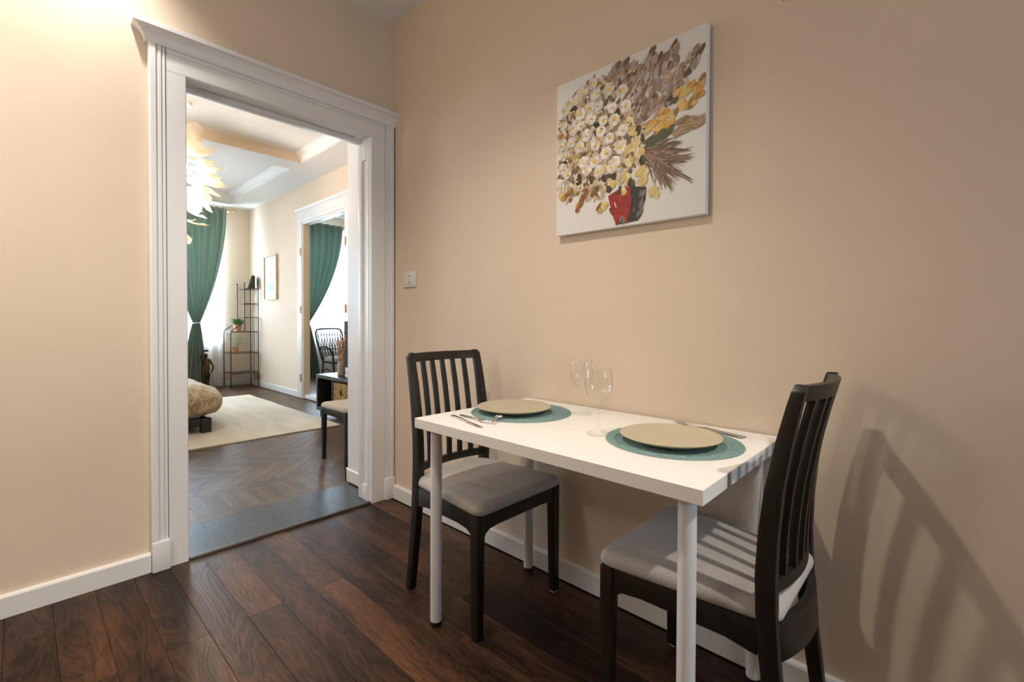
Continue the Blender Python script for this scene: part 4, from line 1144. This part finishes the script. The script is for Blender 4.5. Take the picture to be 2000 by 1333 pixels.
# bronze figure with a raised arm
def skin_figure():
    V = [((0, 0, .335), .042), ((.0, .004, .385), .036), ((0, .0, .435), .040), ((0, 0, .475), .022), ((0, 0, .500), .017), ((0, .0, .530), .028), ((0, 0, .562), .026),
         ((0, -.052, .468), .018), ((0, -.075, .520), .014), ((0, -.060, .575), .012), ((0, -.035, .612), .011),
         ((0, .052, .460), .018), ((.008, .078, .400), .014), ((.012, .098, .345), .012), ((.012, .085, .295), .011), ((.012, .068, .262), .012),
         ((0, -.028, .300), .034), ((.006, -.030, .215), .028), ((.004, -.034, .13), .022), ((.01, -.036, .055), .016),
         ((0, .026, .300), .034), ((.016, .030, .210), .028), ((.006, .020, .12), .022), ((.012, .022, .055), .016), ((.03, -.036, .048), .014), ((.034, .022, .048), .014),
         ((-.01, -.01, .18), .040), ((-.008, -.01, .07), .045)]
    E_ = [(0, 1), (1, 2), (2, 3), (3, 4), (4, 5), (5, 6), (2, 7), (7, 8), (8, 9), (9, 10), (2, 11), (11, 12), (12, 13), (13, 14), (14, 15), (0, 16), (16, 17), (17, 18), (18, 19), (0, 20), (20, 21), (21, 22), (22, 23), (19, 24), (23, 25), (0, 26), (26, 27)]
    me_ = bpy.data.meshes.new('figure'); me_.from_pydata([v for v, _ in V], E_, [])
    ob = bpy.data.objects.new('figure', me_); col.objects.link(ob)
    sk = ob.modifiers.new('skin', 'SKIN'); sk.use_smooth_shade = True
    for d_, (_, r_) in zip(me_.skin_vertices[0].data, V): d_.radius = (r_, r_)
    me_.skin_vertices[0].data[0].use_root = True
    ss = ob.modifiers.new('sub', 'SUBSURF'); ss.levels = 2; ss.render_levels = 2
    dg = bpy.context.evaluated_depsgraph_get()
    m2 = bpy.data.meshes.new_from_object(ob.evaluated_get(dg))
    bpy.data.objects.remove(ob)
    m2.name = 'figure'; m2.materials.clear(); m2.materials.append(m_bronze)
    for p_ in m2.polygons: p_.use_smooth = True
    return m2
stt = tag(empty('bronze_statue', (-5.80, .385, 0), radians(10)), 'bronze statue of a woman raising one arm by the green curtain', 'statue')
link_mesh('figure', skin_figure(), stt)
MB().lathe([(.088, 0), (.092, .006), (.088, .018), (.076, .026), (.072, .040), (.066, .046), (.004, .046)], 20).build('base', m_bronze, stt, smooth=True)
MB().lathe([(.018, 0), (.034, .006), (.040, .02), (.030, .03), (.004, .032)], 14, (0, 0, .588)).build('basket_on_head', m_bronze, stt, smooth=True)

# console with baskets
CX0, CX1, CYF, CYB, CZ0, CZ1 = -2.684, -1.21, .712, 1.092, .075, .474
cs_ = tag(empty('media_console', ((CX0 + CX1) / 2, (CYF + CYB) / 2, 0)), 'black open cube console on short legs beside the far doorway', 'console')
def cbox(nm, x0, x1, z0, z1, y0=CYF, y1=CYB, bev=.002):
    o_ = MB().box(x0, x1, y0, y1, z0, z1).build(nm, m_console, cs_, bevel=bev)
    o_.location = (-(CX0 + CX1) / 2, -(CYF + CYB) / 2, 0); return o_
cbox('top_panel', CX0, CX1, CZ1 - .038, CZ1); cbox('bottom_panel', CX0, CX1, CZ0, CZ0 + .038)
cbox('side_panel', CX0, CX0 + .038, CZ0 + .0382, CZ1 - .0382); cbox('side_panel', CX1 - .038, CX1, CZ0 + .0382, CZ1 - .0382)
cell = (CX1 - CX0 - .076 - 3 * .016) / 4
for k_ in range(1, 4): cbox('divider', CX0 + .038 + k_ * cell + (k_ - 1) * .016, CX0 + .038 + k_ * cell + k_ * .016, CZ0 + .0382, CZ1 - .0382)
cbox('back_panel', CX0 + .0385, CX1 - .0385, CZ0 + .0382, CZ1 - .0382, CYB - .006, CYB, 0)
for xx in (CX0 + .05, (CX0 + CX1) / 2, CX1 - .05):
    for yy in (CYF + .04, CYB - .05):
        lg = MB().lathe([(.012, 0), (.014, .003), (.016, CZ0 - .0002)], 14, (xx, yy, 0)).build('leg', m_console, cs_, smooth=True); lg.location = (-(CX0 + CX1) / 2, -(CYF + CYB) / 2, 0)
def basket(k_, label):
    x0 = CX0 + .038 + k_ * (cell + .016) + .006; x1 = x0 + cell - .012
    z0, z1 = CZ0 + .0385, CZ1 - .055
    root = tag(empty('storage_basket', ((x0 + x1) / 2, CYF + .012, z0)), label, 'basket', 'woven baskets in the console')
    W2, H = (x1 - x0) / 2, z1 - z0
    # woven front with an oval hand hole: coils of fibre as relief rows
    q_ = MB(); nrow, ncol = 14, 26
    hx, hz, ha, hb = 0, H * .66, .020, .050
    for i in range(nrow):
        za, zb = H * i / nrow, H * (i + 1) / nrow
        for j in range(ncol):
            xa, xb = -W2 + 2 * W2 * j / ncol, -W2 + 2 * W2 * (j + 1) / ncol
            xm, zm = (xa + xb) / 2, (za + zb) / 2
            if ((xm - hx) / ha) ** 2 + ((zm - hz) / hb) ** 2 < 1: continue
            d_ = .004 if (i + j) % 2 else .0
            q_.box(xa + .0008, xb - .0008, -d_, .012, za + .001, zb - .001)
    q_.build('front_weave', m_basket, root)
    for (nm, a) in (('side_wall', (-W2, -W2 + .008, .012, .34, 0, H)), ('side_wall', (W2 - .008, W2, .012, .34, 0, H)), ('back_wall', (-W2 + .0085, W2 - .0085, .332, .34, 0, H)), ('bottom', (-W2 + .0085, W2 - .0085, .012, .33, 0, .008))):
        MB().box(*a).build(nm, m_basket, root)
    MB().box(-.03, .03, .030, .034, hz - .06, hz + .06).build('lining', m_rubber, root)  # small black sheet behind the hand hole, put in for its dark inside
    return root
basket(1, 'woven golden basket with an oval hand hole in the console')
basket(2, 'woven golden basket deeper along the console, half hidden by the jamb')
tv = tag(empty('television', (-2.010, .965, CZ1)), 'dark flat television standing on the black console', 'television')
MB().box(-.50, .50, -.012, .018, .07, .60).build('body', m_console, tv, bevel=.004)
MB().box(-.492, .492, -.0135, -.0122, .078, .592).build('screen', m_tv, tv)
MB().box(-.03, .03, .0, .014, .012, .07).build('neck', m_console, tv)
MB().box(-.16, .16, -.08, .09, 0.0005, .012).build('stand', m_console, tv, bevel=.003)
va = tag(empty('vase', (-2.355, .845, CZ1)), 'grey beige ribbed vase on the black console', 'vase')
seg = 40; prof = [(.034, 0), (.040, .004), (.041, .03), (.038, .12), (.033, .158), (.030, .158), (.034, .12), (.036, .02), (.004, .015)]
q_ = MB(); q_.loops([[((r_ + (.0018 if (j % 2) and r_ > .02 else 0)) * cos(2 * pi * j / seg), (r_ + (.0018 if (j % 2) and r_ > .02 else 0)) * sin(2 * pi * j / seg), z_) for j in range(seg)] for r_, z_ in prof]).build('body', m_vase, va)
df = tag(empty('dried_flowers', (-2.355, .845, CZ1 + .017)), 'orange dried flower stems in the ribbed vase', 'dried flowers')
rr_ = random.Random(3)
for k_ in range(7):
    a = 2 * pi * k_ / 7; tx, ty, tz = .030 * cos(a), .045 * sin(a), .36 + rr_.uniform(-.04, .06)
    st = MB().tube([(.008 * cos(a), .008 * sin(a), 0.0), (.018 * cos(a), .02 * sin(a), .16), (tx, ty, tz)], .002, 5).build('stem', m_oak, df)
    q_ = MB()
    for _ in range(46):
        t_ = rr_.uniform(.35, 1.0); px, py, pz = tx * t_, ty * t_, tz * t_ + rr_.uniform(0, .03)
        b_ = rr_.uniform(0, 2 * pi); L = rr_.uniform(.010, .024)
        ox, oy = cos(b_) * L, sin(b_) * L
        q_.add([(px, py, pz), (px + ox * .6 - oy * .25, py + oy * .6 + ox * .25, pz + .006), (px + ox, py + oy, pz + .016), (px + ox * .6 + oy * .25, py + oy * .6 - ox * .25, pz + .006)], [(0, 1, 2, 3)])
    fl = q_.build('blossom', m_dried, df); fl['kind'] = 'stuff'

# rattan armchair in the third room
ra = tag(empty('rattan_armchair', (-4.78, 2.04, 0), radians(12)), 'dark rattan armchair with lattice back and white cushion in the third room', 'chair')
# local: faces +x, back at -x ; width along y
def rt_(nm, pts, r_=.012): return MB().tube(pts, r_, 8).build(nm, m_rattan, ra, smooth=True)
bw = .25
backc = [(-.17, -bw * .80, .40), (-.21, -bw * .92, .55), (-.26, -bw * 1.02, .75), (-.29, -bw * 1.03, .87), (-.30, -bw * .90, .925), (-.305, -bw * .5, .935), (-.305, 0, .938), (-.305, bw * .5, .935), (-.30, bw * .90, .925), (-.29, bw * 1.03, .87), (-.26, bw * 1.02, .75), (-.21, bw * .92, .55), (-.17, bw * .80, .40)]
rt_('back_frame', backc, .014)
rt_('back_rail', [(-.225, -bw * .93, .60), (-.24, 0, .60), (-.225, bw * .93, .60)], .010)
for k_ in range(9):
    y0 = (-1 + 2 * k_ / 8) * bw * .85
    for dr in (-1, 1):
        y1 = max(-bw * .92, min(bw * .92, y0 + dr * .07))
        rt_('cane', [(-.18, y0 * .85, .42), (-.245, (y0 + y1) / 2, .66), (-.300, y1, .925)], .0055)
for s in (-1, 1):
    rt_('arm', [(-.225, s * bw * .95, .60), (-.12, s * (bw + .03), .645), (.02, s * (bw + .05), .655), (.12, s * (bw + .045), .62), (.16, s * (bw + .02), .53), (.15, s * bw, .38), (.17, s * bw, .20), (.19, s * bw, .0)], .015)
    rt_('rear_leg', [(-.17, s * bw * .80, .40), (-.18, s * bw * .85, .2), (-.22, s * bw * .9, 0)], .014)
    rt_('side_brace', [(-.18, s * bw * .84, .24), (-.02, s * (bw + .0), .30), (.16, s * bw, .24)], .009)
rt_('seat_frame', [(-.17, -bw * .8, .40), (.15, -bw, .40), (.15, bw, .40), (-.17, bw * .8, .40), (-.17, -bw * .8, .40)], .013)
rt_('front_brace', [(.165, -bw, .24), (.165, bw, .24)], .010)
cushion(-.17, .17, .19, .225, .413, .485, r=.05, edge=.034, dome=.012, name='seat_cushion', m=m_cush, parent=ra)
